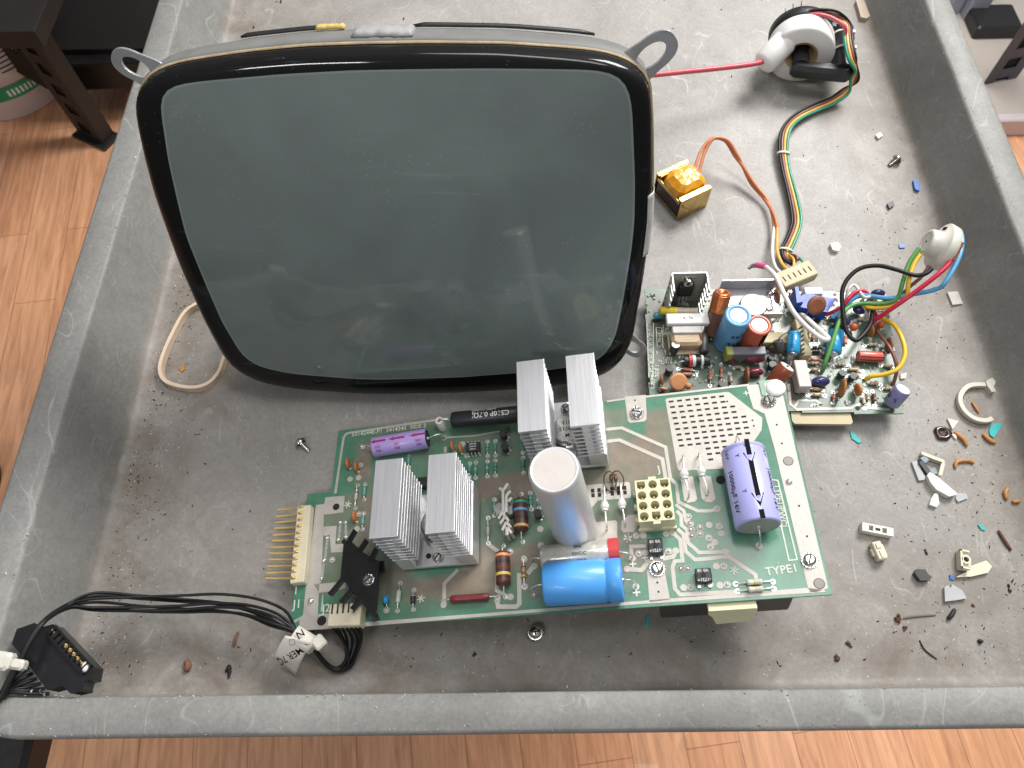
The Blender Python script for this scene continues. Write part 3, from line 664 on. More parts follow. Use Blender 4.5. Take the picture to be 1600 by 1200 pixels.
# printed lettering
def tm(frame_at, a, b, size=1):                     # text matrix: baseline from photo point a to b
    p, q = frame_at(*a), frame_at(*b); t = V((q.x-p.x, q.y-p.y, 0)).normalized(); n = V((-t.y, t.x, 0))
    c = (p+q)/2; return MX(((t.x, n.x, 0, c.x), (t.y, n.y, 0, c.y), (0, 0, 1, .0003), (0, 0, 0, 1)))
def lettering(par, s_, size, M): MB().use(silk).text(s_, size, M).build('printed_lettering', None, par)
mb = MB().use(silk)
lettering(b1, '5014244E-P1  5414245  SIDE 2', .0040, tm(P, (541, 681), (675, 664)))
lettering(b1, 'TYPE1', .0062, tm(P, Z4(640, 990), Z4(758, 975)))
lettering(b1, '1', .0065, tm(P, Z1(200, 945), Z1(218, 943))); lettering(b1, 'J1', .007, tm(P, Z1(193, 1018), Z1(238, 1012))); lettering(b1, 'J2', .0065, tm(P, Z1(342, 1040), Z1(392, 1032)))
lettering(b1, 'TYPE1|PWC|', .0046, tm(P, Z4(672, 560), Z4(712, 770)))
for (x, y), s in ((Z4(524, 112), .005), (Z3(1113, 548), .006), (Z3(1215, 496), .0055), (Z3(1145, 785), .0065)): lettering(b1, '+', s*1.3, tm(P, (x-5, y+.5), (x+5, y-.5)))
for (x, y) in (Z1(478, 495), Z1(860, 985), Z3(1070, 330), Z4(465, 985), (981, 840)):
    q = P(x, y); st_m = MB().use(silk)
    for a in (0, 60, 120): st_m.box((q.x, q.y, .0003), (.0048, .0006, .0002), rot=MX.Rotation(math.radians(a+15), 3, 'Z'))
    st_m.build('printed_star', None, b1)
def rect_outline(L, w=.0006):
    trace(mb, L+[L[0]], w, .0002)
rect_outline([Z4(645, 535), Z4(680, 540), Z4(775, 930), Z4(735, 935)], .0007)
lettering(b1, 'J', .006, tm(P, Z9(765, 85), Z9(790, 80)))
mb.build('printed_outline', None, b1)

# ---------------- aluminium heatsinks
alu = mat('brushed_aluminium', (.71, .71, .73), .36, metal=.82, var=.07, scale=900, bump=.12, stretch=(1, .02, 1))
alu_c = K('cut_aluminium', (.58, .58, .58), .38, metal=.85, var=.15, scale=300, bump=.2)
chrome = K('nickel_steel', (.62, .60, .57), .22, metal=1, var=.18, scale=150)
def screw(parent, x, y, z=0, r=.0033, star=True, name='screw'):
    mb = MB(); mb.M = MX.Translation((x, y, z)) @ MX.Rotation(random.random()*3, 4, 'Z')
    mb.use(chrome); mb.cyl((0, 0, 0), (0, 0, .0006), r*1.25, n=24)
    if star:
        for k in range(14):
            a = 2*math.pi*k/14; mb.box((r*1.2*math.cos(a), r*1.2*math.sin(a), .0008), (.0008, .0004, .0004), rot=MX.Rotation(a, 3, 'Z') @ MX.Rotation(.4, 3, 'X'))
    mb.cyl((0, 0, .0006), (0, 0, .0028), r, n=24, prof=[(0, r), (.5, r), (.85, r*.85), (1, r*.6)])
    mb.use(hole_m); mb.box((0, 0, .00285), (r*1.5, .0007, .0002))
    return mb.build(name, None, parent)
def heatsink(x0, x1, y0, y1, H, blocks, nf=11, chamfer=False):
    o = MB(); o.box(((x0+x1)/2, (y0+y1)/2, .0035), (x1-x0, y1-y0, .003), bev=.0004)
    for (a, b) in blocks:
        c = (a+b)/2; yl = y1-y0
        o.box((c, (y0+y1)/2, H/2+.002), (.0045, yl-.0006, H-.006))
        zz = [.0100+(H-.0125)*k/(nf-1) for k in range(nf)]
        for k, z in enumerate(zz):
            top = k == nf-1
            th = .0022 if top else .0014
            if z > H*.26 or top: o.box((c, (y0+y1)/2, z+(.0006 if top else 0)), (b-a-(0 if top else .0006), yl, th))
        # outer wall foot
        s = -1 if c < (x0+x1)/2 else 1
        xo = x0+.0012 if s < 0 else x1-.0012
        o.box(((xo+c)/2, (y0+y1)/2, H*.16+.002), (abs(xo-c)+.0022, yl-.0004, H*.32-.004))
    return o
hs1 = heatsink(.0672, .1128, .0298, .0748, .0565, ((.0665, .0822), (.0968, .1125))).build('heatsink', alu, b1, bevel=.00018)
hs2 = heatsink(.1465, .1912, .0829, .1285, .0565, ((.1465, .1625), (.1748, .1908))).build('heatsink', alu, b1, bevel=.00018)
screw(b1, .0892, .0345, .005, .0026); MB().cyl((.0835, .036, .005), (.0835, .036, .0053), .0016).build('drilled_hole', hole_m, b1)
# power transistors in their metal cans, lying in the heatsink channels
for (cx, cy) in ((.0895, .053), (.1688, .1050)):
    t = MB(); N = 40; o1 = []
    for k in range(N):
        a = 2*math.pi*k/N; o1.append((cx+.0095*math.cos(a), cy+(.0185 if abs(math.sin(a)) > .93 else .0135)*math.sin(a)))
    t.prism(o1, .005, .0066); t.cyl((cx, cy, .0066), (cx, cy, .0135), .0098, n=36, prof=[(0, .0098), (.85, .0096), (1, .0088)])
    t.use(chrome); ob = t.build('metal_can_transistor', chrome, b1, bevel=.0002)
    tx = MB().use(K('dark_stamp', (.05, .04, .04), .5))
    for s, dy in (('M', -.0045), ('C3715', 0), ('813', .0042)):
        tx.text(s, .0036, MX.Translation((cx, cy+dy, .0137)) @ MX.Rotation(math.pi, 4, 'Z'))
    tx.build('stamped_marking', None, ob)
screw(b1, .1688, .1222, .0066, .0030)
screw(b1, .1688, .0872, .0066, .0030)
MB().box((.0905, .0745, .0075), (.005, .005, .006)).build('mica_insulator', blk, b1)

# ---------------- can capacitor
c0 = P(900, 832); ch_ = .0865
mb = MB(); mb.use(mat('can_aluminium', (.78, .78, .80), .42, metal=.6, var=.12, scale=60, bump=.15, stretch=(1, 1, .1)))
mb.cyl((c0.x, c0.y, 0), (c0.x, c0.y, ch_), .0126, n=56, cap=False, prof=[(0, .0121), (.012, .0126), (.965, .0126), (.985, .0124), (.997, .0117), (1.0, .0112), (.996, .0106)])
mb.use(K('dull_can_end', (.60, .56, .53), .65, metal=.1, var=.06, scale=80, bump=.2)); mb.cyl((c0.x, c0.y, ch_*.9955), (c0.x, c0.y, ch_*.996), .0107, n=48)
mb.build('can_capacitor', None, b1)

# ---------------- axial capacitors
def axial(name, a, b, ha, r, m, end=None, ends=(None, None), lab=None, leads=None, groove=0, parent=b1, hb=None, frame=P, e=.14):
    A_ = frame(*a, ha); B_ = frame(*b, ha if hb is None else hb); L = (B_-A_).length; d = (B_-A_).normalized()
    mb = MB(); mb.use(m); g = groove
    pr = [(0, r*(1-e)), (e*r*.3/L, r*(1-e*.3)), (e*r/L, r)]
    if g: pr += [(g-.03, r), (g-.012, r*.93), (g+.012, r*.93), (g+.03, r)]
    pr += [(1-e*r/L, r), (1-e*r*.3/L, r*(1-e*.3)), (1, r*(1-e))]
    mb.cyl(A_, B_, r, n=40, cap=False, prof=pr)
    for q, s, em in ((A_, -1, ends[0]), (B_, 1, ends[1])):
        mb.use(em or m); mb.cyl(q-d*s*.0004, q-d*s*.0001, r*(1-e)*1.01, n=32)
        mb.use(tin); mb.ball(q, .0012, n=8, m=6)
    o = mb.build(name, None, parent)
    if leads:
        for q, (lx, ly) in zip((A_, B_), leads):
            ld = MB().use(tin)
            g_ = frame(lx, ly, .0002); s = (q-(A_+B_)/2).normalized(); k = V((g_.x, g_.y, q.z*.9+.0008))
            ld.tube(cr([q, q.lerp(k, .55), k.lerp(g_, .35), g_], 5), .00042, n=6)
            ld.build('lead_wire', None, o)
    return o, A_, B_, d, L
def wraptext(o, A_, B_, r, body, size, t, ang, ink_, flip=False, along=True, lift=.00015, up=V((0, 0, 1))):
    d = (B_-A_).normalized(); u = (up-d*up.dot(d)).normalized(); w = u.cross(d)      # u radial up, w sideways
    u2 = u*math.cos(ang)+w*math.sin(ang); 
    xx = d if not flip else -d; yy = u2.cross(xx)
    M = MX(((xx.x, yy.x, u2.x, 0), (xx.y, yy.y, u2.y, 0), (xx.z, yy.z, u2.z, 0), (0, 0, 0, 1)))
    M.translation = A_.lerp(B_, t)
    mb = MB().use(ink_)
    if isinstance(body, str): mb.text(body, size, M, wrap=r+lift)
    else:                                            # a bar: (length, width) wrapped on the body, or an arrow polygon
        poly = []
        for (x, y) in body: poly.append(M @ V((x, (r+lift)*math.sin(y/(r+lift)), (r+lift)*math.cos(y/(r+lift)))))
        mb.add(poly, [tuple(range(len(poly)))])
    return mb.build('printed_marking', None, o)
def bar(L, w): return [(-L/2, -w/2), (L/2, -w/2), (L/2, w/2), (-L/2, w/2)]
def tri(x0, x1, w): return [(x0, -w/2), (x1, 0), (x0, w/2)]
violet = K('violet_sleeve', (.46, .34, .74), .38, var=.05, scale=60, coat=.25)
lav = K('lavender_sleeve', (.44, .44, .84), .36, var=.05, scale=40, coat=.4)
mag = K('magenta_ink', (.42, .02, .17), .5); inkb = K('navy_ink', (.012, .010, .05), .8, spec=.2)
o, A_, B_, d, L = axial('axial_capacitor', (584, 699), (668, 685), .0065, .0064, violet, ends=(violet, blk), leads=((565, 699), (694, 683)), e=.1)
o['label'] = 'small violet sleeved capacitor with magenta arrows and black end'
for t in (.13, .48, .87):
    wraptext(o, A_, B_, .0064, bar(.0085, .0014), 0, t+.03, .05, mag); wraptext(o, A_, B_, .0064, tri(.0022, -.0014, .0026), 0, t-.11, .05, mag)
    wraptext(o, A_, B_, .0064, '50V', .0022, t, -.55, mag); wraptext(o, A_, B_, .0064, '220', .0022, t, -.95, inkb)
    wraptext(o, A_, B_, .0064, '47 uF', .0020, t, .95, inkb)
sil = K('clear_foil_sleeve', (.58, .56, .50), .25, metal=.35, var=.2, scale=70, coat=.6, bump=.3)
redp = K('red_end_seal', (.55, .05, .06), .45, var=.1)
o, A_, B_, d, L = axial('axial_capacitor', (846, 873), (966, 862), .0075, .0072, sil, leads=((833, 877), (988, 872)), e=.18)
o['label'] = 'silver foil capacitor in clear sleeve with red end'
mb = MB().use(redp); mb.cyl(B_-d*.005, B_+d*.0006, .0076, n=36); mb.build('red_end_cap', None, o)
wraptext(o, A_, B_, .0072, 'EMK', .0024, .50, .35, inkb); wraptext(o, A_, B_, .0072, '50VDC', .0026, .51, -.2, inkb); wraptext(o, A_, B_, .0072, '150uF', .0022, .53, -.7, inkb)
skyb = K('blue_sleeve', (.075, .34, .80), .42, var=.08, scale=30, coat=.15)
o, A_, B_, d, L = axial('axial_capacitor', (851, 913), (973, 906), .0118, .0115, skyb, leads=((834, 925), (994, 916)), groove=.80, e=.1)
o['label'] = 'plain bright blue capacitor with pinched groove'
o, A_, B_, d, L = axial('axial_capacitor', (1160, 703), (1185, 823), .0123, .0121, lav, ends=(lav, K('grey_rubber_end', (.36, .36, .34), .5)), groove=.06, leads=((1150, 690), (1186, 854)), e=.1)
o['label'] = 'large lavender capacitor with black arrow stripe'
n_ = V((0, 0, 1))
for t, l in ((.09, .0095), (.505, .0205), (.945, .0050)): wraptext(o, A_, B_, .0121, bar(l, .0026), 0, t, .12, ink)
for t in (.22, .74): wraptext(o, A_, B_, .0121, tri(-.0026, .0052, .0068), 0, t, .12, ink); wraptext(o, A_, B_, .0121, '0', .0030, t-.005, .12, lav, lift=.0003)
for ang, flip in ((1.02, False), (-.95, False)):
    wraptext(o, A_, B_, .0121, '10000\u00b5F 16V', .0046, .60, ang, ink, flip=flip); wraptext(o, A_, B_, .0121, '16V', .0036, .12, ang, ink, flip=flip)
for t in (.18, .64): wraptext(o, A_, B_, .0121, 'Y', .0032, t, -.42, ink)

# ---------------- black power resistor standing off over the back edge
A_ = P(706, 657, .009); B_ = P(812, 647, .009)
mb = MB(); mb.rcyl(A_, B_, .0053, .25, 28); o = mb.build('power_resistor', K('matt_black_enamel', (.018, .02, .023), .38, var=.2, bump=.1), b1)
o['label'] = 'long matt black wirewound resistor at the back edge'
wt = K('white_ink', (.7, .7, .68), .5)
wraptext(o, A_, B_, .0053, 'CS10P 0.7\u03a9J', .0046, .60, -.12, wt, flip=True); wraptext(o, A_, B_, .0053, '(UD) IWAKI', .0030, .50, .62, wt, flip=True)
cer = K('white_ceramic', (.72, .71, .66), .35, var=.05)
q = P(692, 668); MB().cyl((q.x, q.y, 0), (q.x+.0002, q.y, .010), .0028, n=20, cap=False, prof=[(0, .0028), (.95, .0028), (1, .0024), (1, .0013), (.5, .0013)]).build('ceramic_bead', cer, b1)
MB().tube(cr([A_, P(697, 655, .011), V((q.x, q.y, .0105)), V((q.x, q.y, .001))], 4), .0005, n=6).build('lead_wire', tin, b1)

# ---------------- small parts
def rmat(name, col): return K(name, col, .45, var=.1, coat=.2)
BAND = {'k': (.02, .02, .02), 'w': (.7, .7, .68), 'r': (.5, .05, .03), 'o': (.75, .28, .12), 'y': (.75, .55, .12), 'n': (.12, .04, .02), 'g': (.03, .30, .2), 'b': (.12, .35, .65), 'd': (.55, .38, .12), 's': (.5, .5, .5)}
def resistor(a, b, r=.0011, body='film_green', bc=(.10, .36, .27), bands='gbg', h=.0013, frac=.55, parent=b1, frame=P, name='resistor', lead=True, n=12, bone=.12):
    g0 = frame(*a, 0); g1 = frame(*b, 0); g0.z += h; g1.z += h; d = g1-g0
    A_ = g0+d*(.5-frac/2); B_ = g0+d*(.5+frac/2); L = (B_-A_).length
    mb = MB(); bm = rmat(body, bc); mb.use(bm)
    mb.cyl(A_, B_, r, n=n, prof=[(0, r*.6), (.04, r*1), (.2, r*(1)), (.27, r*(1-bone)), (.73, r*(1-bone)), (.8, r), (.96, r), (1, r*.6)])
    for i, c in enumerate(bands):
        t = .13+.74*i/max(1, len(bands)-1); mb.use(rmat('band_'+c, BAND[c])); rr_ = r*(1.03 if t < .24 or t > .76 else 1.03-bone)
        c0_ = A_.lerp(B_, t); mb.cyl(c0_-(B_-A_)*.04, c0_+(B_-A_)*.04, rr_, n=n)
    o = mb.build(name, None, parent)
    if lead:
        for g, e_ in ((g0, A_), (g1, B_)):
            mb = MB().use(tin)
            f = V((g.x, g.y, .0001)); mb.tube([e_, g.lerp(e_, .25), V((g.x, g.y, h*.7)), f], .00035, n=5)
            mb.cyl((g.x, g.y, 0), (g.x, g.y, .0004), .0014, n=12); mb.ball((g.x, g.y, .0003), .0007, n=6, m=3, z0=0)
            mb.build('lead_wire', None, o)
    return o
GR = [((492, 242), (492, 378)), ((566, 238), (566, 370)), ((492, 428), (490, 568)), ((566, 420), (566, 560)), ((327, 445), (325, 570)), ((382, 438), (380, 582)), ((816, 205), (823, 345)), ((824, 395), (828, 532)), ((558, 785), (558, 935)), ((892, 722), (902, 875)), ((970, 790), (975, 862))]
for i, (a, b) in enumerate(GR): resistor(Z6(*a), Z6(*b), bands=('gkg', 'bgn', 'gwg')[i % 3], r=.00115)
for a, b in (((797, 242), (797, 300)), ((570, 390), (565, 470)), ((563, 540), (556, 625))): resistor(Z1(*a), Z1(*b), bands='gbg', r=.00115)
resistor(Z7(830, 432), Z7(836, 705), r=.0014, body='tan_resistor', bc=(.42, .22, .10), bands='nony', frac=.42)
o = resistor((815, 772), (817, 847), r=.0042, body='brown_carbon', bc=(.085, .025, .015), bands='gbkd', h=.0045, frac=.66, bone=0); o['label'] = 'large brown resistor with green, blue and gold bands'
o = resistor((787, 853), (790, 933), r=.0042, body='brown_carbon', bc=(.085, .025, .015), bands='oknyn', h=.0045, frac=.66, bone=0); o['label'] = 'large brown resistor with orange and yellow bands'
resistor(Z7(80, 835), Z7(590, 800), r=.0021, body='maroon_enamel', bc=(.16, .018, .022), bands='', h=.0026, frac=.72, bone=0)
for a, b in ((Z8(690, 175), Z8(1000, 155)), (Z8(705, 236), Z8(1005, 214))): resistor(a, b, r=.0016, body='pale_glass_body', bc=(.58, .58, .46), bands='sds', frac=.42, h=.0018)
# diodes
def diode(a, b, r=.0011, col='glass_diode', cc=(.45, .44, .42), band='k', frac=.36, **k): return resistor(a, b, r=r, body=col, bc=cc, bands=band, frac=frac, name='diode', bone=0, **k)
diode(Z1(530, 395), Z1(518, 515)); diode(Z6(498, 958), Z6(500, 1195)); diode(Z1(753, 905), Z1(738, 1048), r=.0014, cc=(.55, .54, .5), col='silver_body', band='s', frac=.45)
diode(Z1(823, 940), Z1(820, 1042), r=.0015, col='black_epoxy', cc=(.02, .02, .02), band='s', frac=.45)
# glass bead diodes with wire loops
bead = K('milky_glass', (.70, .70, .68), .2, var=.06, coat=.5)
for top, bd, low, far in (((945, 763), (945, 791), (949, 827), (944, 757)), ((970, 758), (972, 787.5), (977.5, 822.5), (969, 752)), ((1067, 716), (1069, 741), (1076, 777), (1066, 712)), ((1092, 712), (1096, 737), (1105.5, 773), (1091, 709))):
    a = P(*top, .0005); m_ = P(bd[0], bd[1], .0055); c = P(*low, .0005)
    mb = MB().use(bead); mb.ball(m_, .0026, n=16, m=10); mb.cyl(m_-V((0, .0028, 0)), m_+V((0, .0028, 0)), .0018, n=14)
    o = mb.build('diode', None, b1)
    ld = MB().use(tin); ld.tube(cr([a, V((a.x, a.y-.001, .005)), m_, V((c.x, c.y+.001, .0055)), c], 5), .00055, n=6); ld.build('lead_wire', None, o)
# square power diode packages
for a, b, tx in (((1011, 842), (1037, 864), 'V0 18'), ((1085, 888.5), (1113.5, 908.5), 'V0 18')):
    p0, p1 = P(*a, .005), P(*b, .005); c = (p0+p1)/2
    mb = MB().use(K('black_epoxy_case', (.022, .022, .024), .4, var=.2)); mb.box((c.x, c.y, .0032), (abs(p1.x-p0.x), abs(p1.y-p0.y), .0042), bev=.0004)
    mb.use(tin)
    for s in (-.0028, .0028): mb.box((c.x+s, c.y-abs(p1.y-p0.y)/2-.0008, .0012), (.0016, .0022, .0009))
    o = mb.build('power_diode_case', None, b1)
    t = MB().use(wt)
    M = MX.Translation((c.x, c.y+.0025, .0055)) @ MX.Rotation(math.pi, 4, 'Z'); t.text(tx, .0024, M); M = MX.Translation((c.x, c.y-.0026, .0055)) @ MX.Rotation(math.pi, 4, 'Z'); t.text('-1721+', .0024, M)
    t.build('printed_marking', None, o); MB().cyl((c.x, c.y+.0002, .0053), (c.x, c.y+.0002, .0056), .0014).build('moulded_dimple', hole_m, o); MB().cyl((c.x-abs(p1.x-p0.x)*.42, c.y, .0053), (c.x-abs(p1.x-p0.x)*.42, c.y, .00555), .0008).build('index_dot', hole_m, o)
# eight-pin chip
def chip(parent, c, w, l, h=.0033, name='integrated_circuit', pins=4, txt=None, ang=0):
    mb = MB(); mb.M = MX.Translation(c) @ MX.Rotation(ang, 4, 'Z'); mb.use(K('black_epoxy_case', (.022, .022, .024), .4, var=.2)); mb.box((0, 0, h), (w, l, .003), bev=.0004); mb.use(tin)
    for s in (-1, 1):
        for k in range(pins):
            x = (k-(pins-1)/2)*w/pins; mb.box((x, s*(l/2+.0006), h*.6), (.0007, .0010, h*.9)); mb.ball((x, s*(l/2+.0008), .0001), .0010, n=8, m=3, z0=0)
    o = mb.build(name, None, parent)
    if txt:
        t = MB().use(wt); t.M = mb.M
        for i, s in enumerate(txt): t.text(s, .0014, MX.Translation((0, .0018-.0018*i, h+.0016)))
        t.build('printed_marking', None, o)
c = P(740, 700, .003); chip(b1, (c.x, c.y, .0003), .0090, .0066, txt=('RM4 03', 'JT67CP', 'R8227'))
c = P(*Z1(865, 410)); chip(b1, (c.x, c.y+.002, .0003), .0066, .0090, pins=4, ang=math.pi/2)
# small black transistors
def to92(x, y, parent=b1, frame=P, s=.0025, ang=0):
    c = frame(x, y, .004); mb = MB().use(K('black_epoxy_case', (.022, .022, .024), .4, var=.2)); mb.M = MX.Translation((c.x, c.y, 0)) @ MX.Rotation(ang, 4, 'Z')
    pl = [(s*math.cos(a), s*math.sin(a)) for a in [math.radians(-40+260*k/12) for k in range(13)]]
    mb.prism(pl, .002, .0068); mb.use(tin)
    for k in (-1, 0, 1): mb.tube([(k*.0013, 0, .002), (k*.0016, -.0012*abs(k), .0001)], .0003, n=5); mb.ball((k*.0019, -.002*(1-abs(k))*1.2-.0012*abs(k), .0002), .001, n=8, m=3, z0=0)
    mb.build('small_transistor', None, parent, bevel=.0002)
for (x, y) in ((787.5, 680), (790, 700), (841, 804)): to92(x, y, ang=1.6)
# ceramic discs
def disccap(a, h, r, t, m, parent=b1, frame=P, dirv=(1, 0, 0), lean=0, name='ceramic_capacitor'):
    c = frame(*a, h); d = V(dirv).normalized(); mb = MB().use(m); mb.cyl(c-d*t/2, c+d*t/2, r, n=28, prof=[(0, r*.6), (.15, r*.88), (.5, r), (.85, r*.88), (1, r*.6)])
    mb.use(tin)
    s = d.cross(V((0, 0, 1))).normalized()
    for k in (-1, 1): e = V((c.x, c.y, 0))+s*k*r*.55; mb.tube([c+s*k*r*.5-V((0, 0, r*.7)), e], .0003, n=5); mb.ball(e, .0011, n=8, m=3, z0=0)
    return mb.build(name, None, parent)
ob = K('orange_brown_ceramic', (.48, .17, .05), .5, var=.1)
for (x, y) in ((544, 724), (557, 729), (554, 807), (706.5, 697), (719.5, 700)): disccap((x, y), .0038, .0036, .0018, ob, dirv=(1, .08, 0))
q = P(*Z1(675, 990), .003); mb = MB().use(K('blue_bead', (.03, .30, .66), .4, coat=.3)); mb.ball(q, .0026, sc=(.65, 1, .8)); o = mb.build('bead_capacitor', None, b1)
MB().use(tin).tube([P(*Z1(690, 965), .0005), q, P(*Z1(685, 1048), .0003)], .0004, n=5).build('lead_wire', None, o)
# fishbone clip radiator
fb = K('pale_cast_metal', (.62, .60, .55), .45, metal=.4, var=.08, scale=200)
mb = MB().use(fb); hh = .011
def fin(a, b, w=.0013, z0=.002, z1=hh): 
    p, q = P(*a, hh), P(*b, hh); mb.ribbon([V((p.x, p.y, (z0+z1)/2)), V((q.x, q.y, (z0+z1)/2))], w, z1-z0)
for a, b in (((793, 755), (785.5, 766)), ((780, 762), (785.5, 766)), ((785.5, 766), (786, 797)), ((786, 797), (778.5, 810)), ((786.5, 798), (787.5, 806)), ((797, 766.5), (791.5, 773)), ((799, 777), (794, 783)), ((791, 772), (790.5, 800)), ((789, 806), (781.5, 818)), ((789, 806), (795, 814)), ((791, 815), (784.5, 828)), ((791, 815), (798, 824)), ((791.5, 823), (792, 836)), ((792, 824), (799, 833))): fin(a, b, .0017)
mb.build('fishbone_radiator', None, b1, bevel=.0003)
q = P(797, 795, .005); MB().box((q.x, q.y, .003), (.0030, .0075, .0055), bev=.0004).build('film_resistor_block', K('grey_block', (.42, .42, .42), .4, metal=.2), b1)
q = P(781, 795, .005); MB().cyl((q.x, q.y, .0005), (q.x, q.y, .0055), .0035, n=24).build('metal_can_transistor', chrome, b1)

# ---------------- connectors
ivory = K('ivory_nylon', (.70, .67, .45), .42, var=.05, sss=.15, coat=.1); cream = K('cream_nylon', (.66, .60, .44), .45, var=.06, sss=.1)
h_ = .0135
p00, p10, p01, p11 = P(990.5, 751, h_), P(1045.5, 746.5, h_), P(999, 816, h_), P(1055.5, 811, h_)
ux = (p10-p00+p11-p01)/2; uy = (p01-p00+p11-p10)/2; ux.z = uy.z = 0; c = (p00+p10+p01+p11)/4
XU = ux.normalized(); YU = V((-XU.y, XU.x, 0)); lw, lh = ux.length, uy.length
mb = MB().use(ivory); mb.M = MX(((XU.x, YU.x, 0, c.x), (XU.y, YU.y, 0, c.y), (0, 0, 1, 0), (0, 0, 0, 1)))
nx, ny = 3, 4; cw, chh = lw/nx, lh/ny; rr_ = min(cw, chh)*.40
for i in range(nx):
    for j in range(ny):
        cx_, cy_ = -lw/2+cw*(i+.5), lh/2-chh*(j+.5); N = 24; sq = []; ci = []
        square = (i, j) in ((0, 0), (2, 0), (1, 3))
        for k in range(N):
            a = 2*math.pi*k/N+math.pi/4; s = 1/max(abs(math.cos(a)), abs(math.sin(a))); sq.append((cx_+cw/2*s*math.cos(a), cy_+chh/2*s*math.sin(a)))
            rx = rr_*(s*.92 if square and math.sin(a) > 0 else 1); ci.append((cx_+rx*math.cos(a), cy_+rx*math.sin(a)))
        mb.loft([[V((*q, h_)) for q in sq], [V((*q, h_)) for q in ci], [V((*q, h_-.0009)) for q in ci], [V(((q[0]-cx_)*.8+cx_, (q[1]-cy_)*.8+cy_, .003)) for q in ci]], False, True, False)
for s, L2, ax in ((-1, lw, 0), (1, lw, 0), (-1, lh, 1), (1, lh, 1)):
    if ax == 0: mb.add([(-lw/2, s*lh/2, 0), (lw/2, s*lh/2, 0), (lw/2, s*lh/2, h_), (-lw/2, s*lh/2, h_)], [(0, 1, 2, 3)])
    else: mb.add([(s*lw/2, -lh/2, 0), (s*lw/2, lh/2, 0), (s*lw/2, lh/2, h_), (s*lw/2, -lh/2, h_)], [(0, 1, 2, 3)])
mb.box((0, -lh/2-.0008, .009), (.0040, .0016, .0085)); mb.box((0, lh/2+.0008, .0125), (.0042, .0016, .002))
for k in (-1, 0, 1): mb.box((-lw/2-.0009, k*.008, .004), (.0018, .0022, .004))
mb.box((0, -lh/2-.0006, .002), (lw+.0015, .0012, .0035))
mb.use(K('brass_pin', (.55, .42, .18), .3, metal=.9))
for i in range(nx):
    for j in range(ny): cx_, cy_ = -lw/2+cw*(i+.5), lh/2-chh*(j+.5); mb.box((cx_, cy_, .006), (.0009, .0009, .007))
mb.build('socket_housing', None, b1)

# gold pin header at the left end
hd = MB().use(cream); q0, q1 = P(478, 794, .003), P(467, 911, .003); cc = (q0+q1)/2
dv = (q1-q0).normalized(); an = math.atan2(dv.y, dv.x)+math.pi/2
hd.box((cc.x, cc.y, .0030), (.0088, (q1-q0).length+.0015, .0058), rot=MX.Rotation(an, 3, 'Z'), bev=.0005)
hdo = hd.build('pin_header', None, b1)
gold = K('gold_plate', (.85, .60, .22), .4, metal=.5, var=.08)
for k in range(12):
    t = k/11; base = Z1(238+(-42)*t, 512+(368)*t); tip = Z1(112-62*t, 524+358*t)
    a = P(*base, .0040); b = P(*tip, .0040); sd = V((-(b-a).y, (b-a).x, 0)).normalized()
    j_ = sd*random.uniform(-.0004, .0004)
    m = MB().use(gold); m.tube([a+(a-b).normalized()*.0022-V((0, 0, .0028)), a+(a-b).normalized()*.0018+V((0, 0, .0030)), a+V((0, 0, .0026)), a+(b-a)*.08, b+j_], .00085, n=4); m.build('gold_pin', None, hdo)
# ivory plug with the black leads
p0, p1, p2, p3 = P(519, 943, .007), P(567, 945, .007), P(563, 974, .007), P(512, 972, .007)
c = (p0+p1+p2+p3)/4; w_, l_ = ((p1-p0).length+(p2-p3).length)/2, ((p3-p0).length+(p2-p1).length)/2
mb = MB().use(cream); mb.box((c.x, c.y-.001, .0045), (w_, l_+.002, .0085), rot=MX.Rotation(-.03, 3, 'Z'), bev=.0005)
j2 = mb.build('plug_housing', None, b1)
mb = MB().use(hole_m)
for k in range(5): mb.box((c.x+(k-2)*w_*.17-.001, c.y+l_*.24, .00885), (.0009, .0055, .0004))
mb.build('contact_slots', None, j2)
J2C = M4(BM, BF.O) @ V((c.x, c.y-l_/2-.002, .004)); J2X = BM @ V((1, 0, 0)); J2Y = BM @ V((0, -1, 0))

# black finned clip heatsink
bh = K('black_anodised', (.016, .016, .017), .4, metal=.4, var=.25, bump=.08)
hz_ = .013
mb = MB().use(bh)
def pb(L): return [tuple(P(*Z1(x, y), hz_)[:2]) for x, y in L]
mb.prism(pb([(455, 708), (500, 690), (560, 745), (640, 790), (636, 900), (622, 1085), (590, 1060), (535, 985), (470, 905), (438, 880)]), hz_-.0016, hz_)
def finger(a, b, w, z0, z1):
    p, q = P(*Z1(*a), hz_), P(*Z1(*b), hz_); mb.ribbon([V((p.x, p.y, z0)), V((q.x, q.y, z1))], w, .0015)
for a, b in (((470, 705), (530, 640)), ((530, 745), (590, 690)), ((590, 795), (640, 735))): finger(a, b, .0032, hz_-.0008, hz_+.0035)
for a, b in (((448, 885), (388, 970)), ((495, 940), (448, 1010)), ((545, 985), (505, 1045))): finger(a, b, .0034, hz_-.0008, hz_+.001)
finger((600, 1040), (615, 1088), .004, hz_-.0008, hz_-.004)
finger((440, 670), (465, 700), .0025, hz_-.004, hz_-.001)
mb.box((P(*Z1(555, 880), .005).x, P(*Z1(555, 880), .005).y, .0055), (.011, .016, .011))
finger((630, 775), (635, 830), .004, hz_-.006, hz_-.006)
o = mb.build('black_clip_heatsink', None, b1, bevel=.0003)
q = P(*Z1(588, 890), hz_); screw(b1, q.x, q.y, hz_, .0026); q = P(*Z1(548, 878), hz_); MB().cyl((q.x, q.y, hz_), (q.x, q.y, hz_+.0002), .0010).build('rivet_hole', hole_m, o)
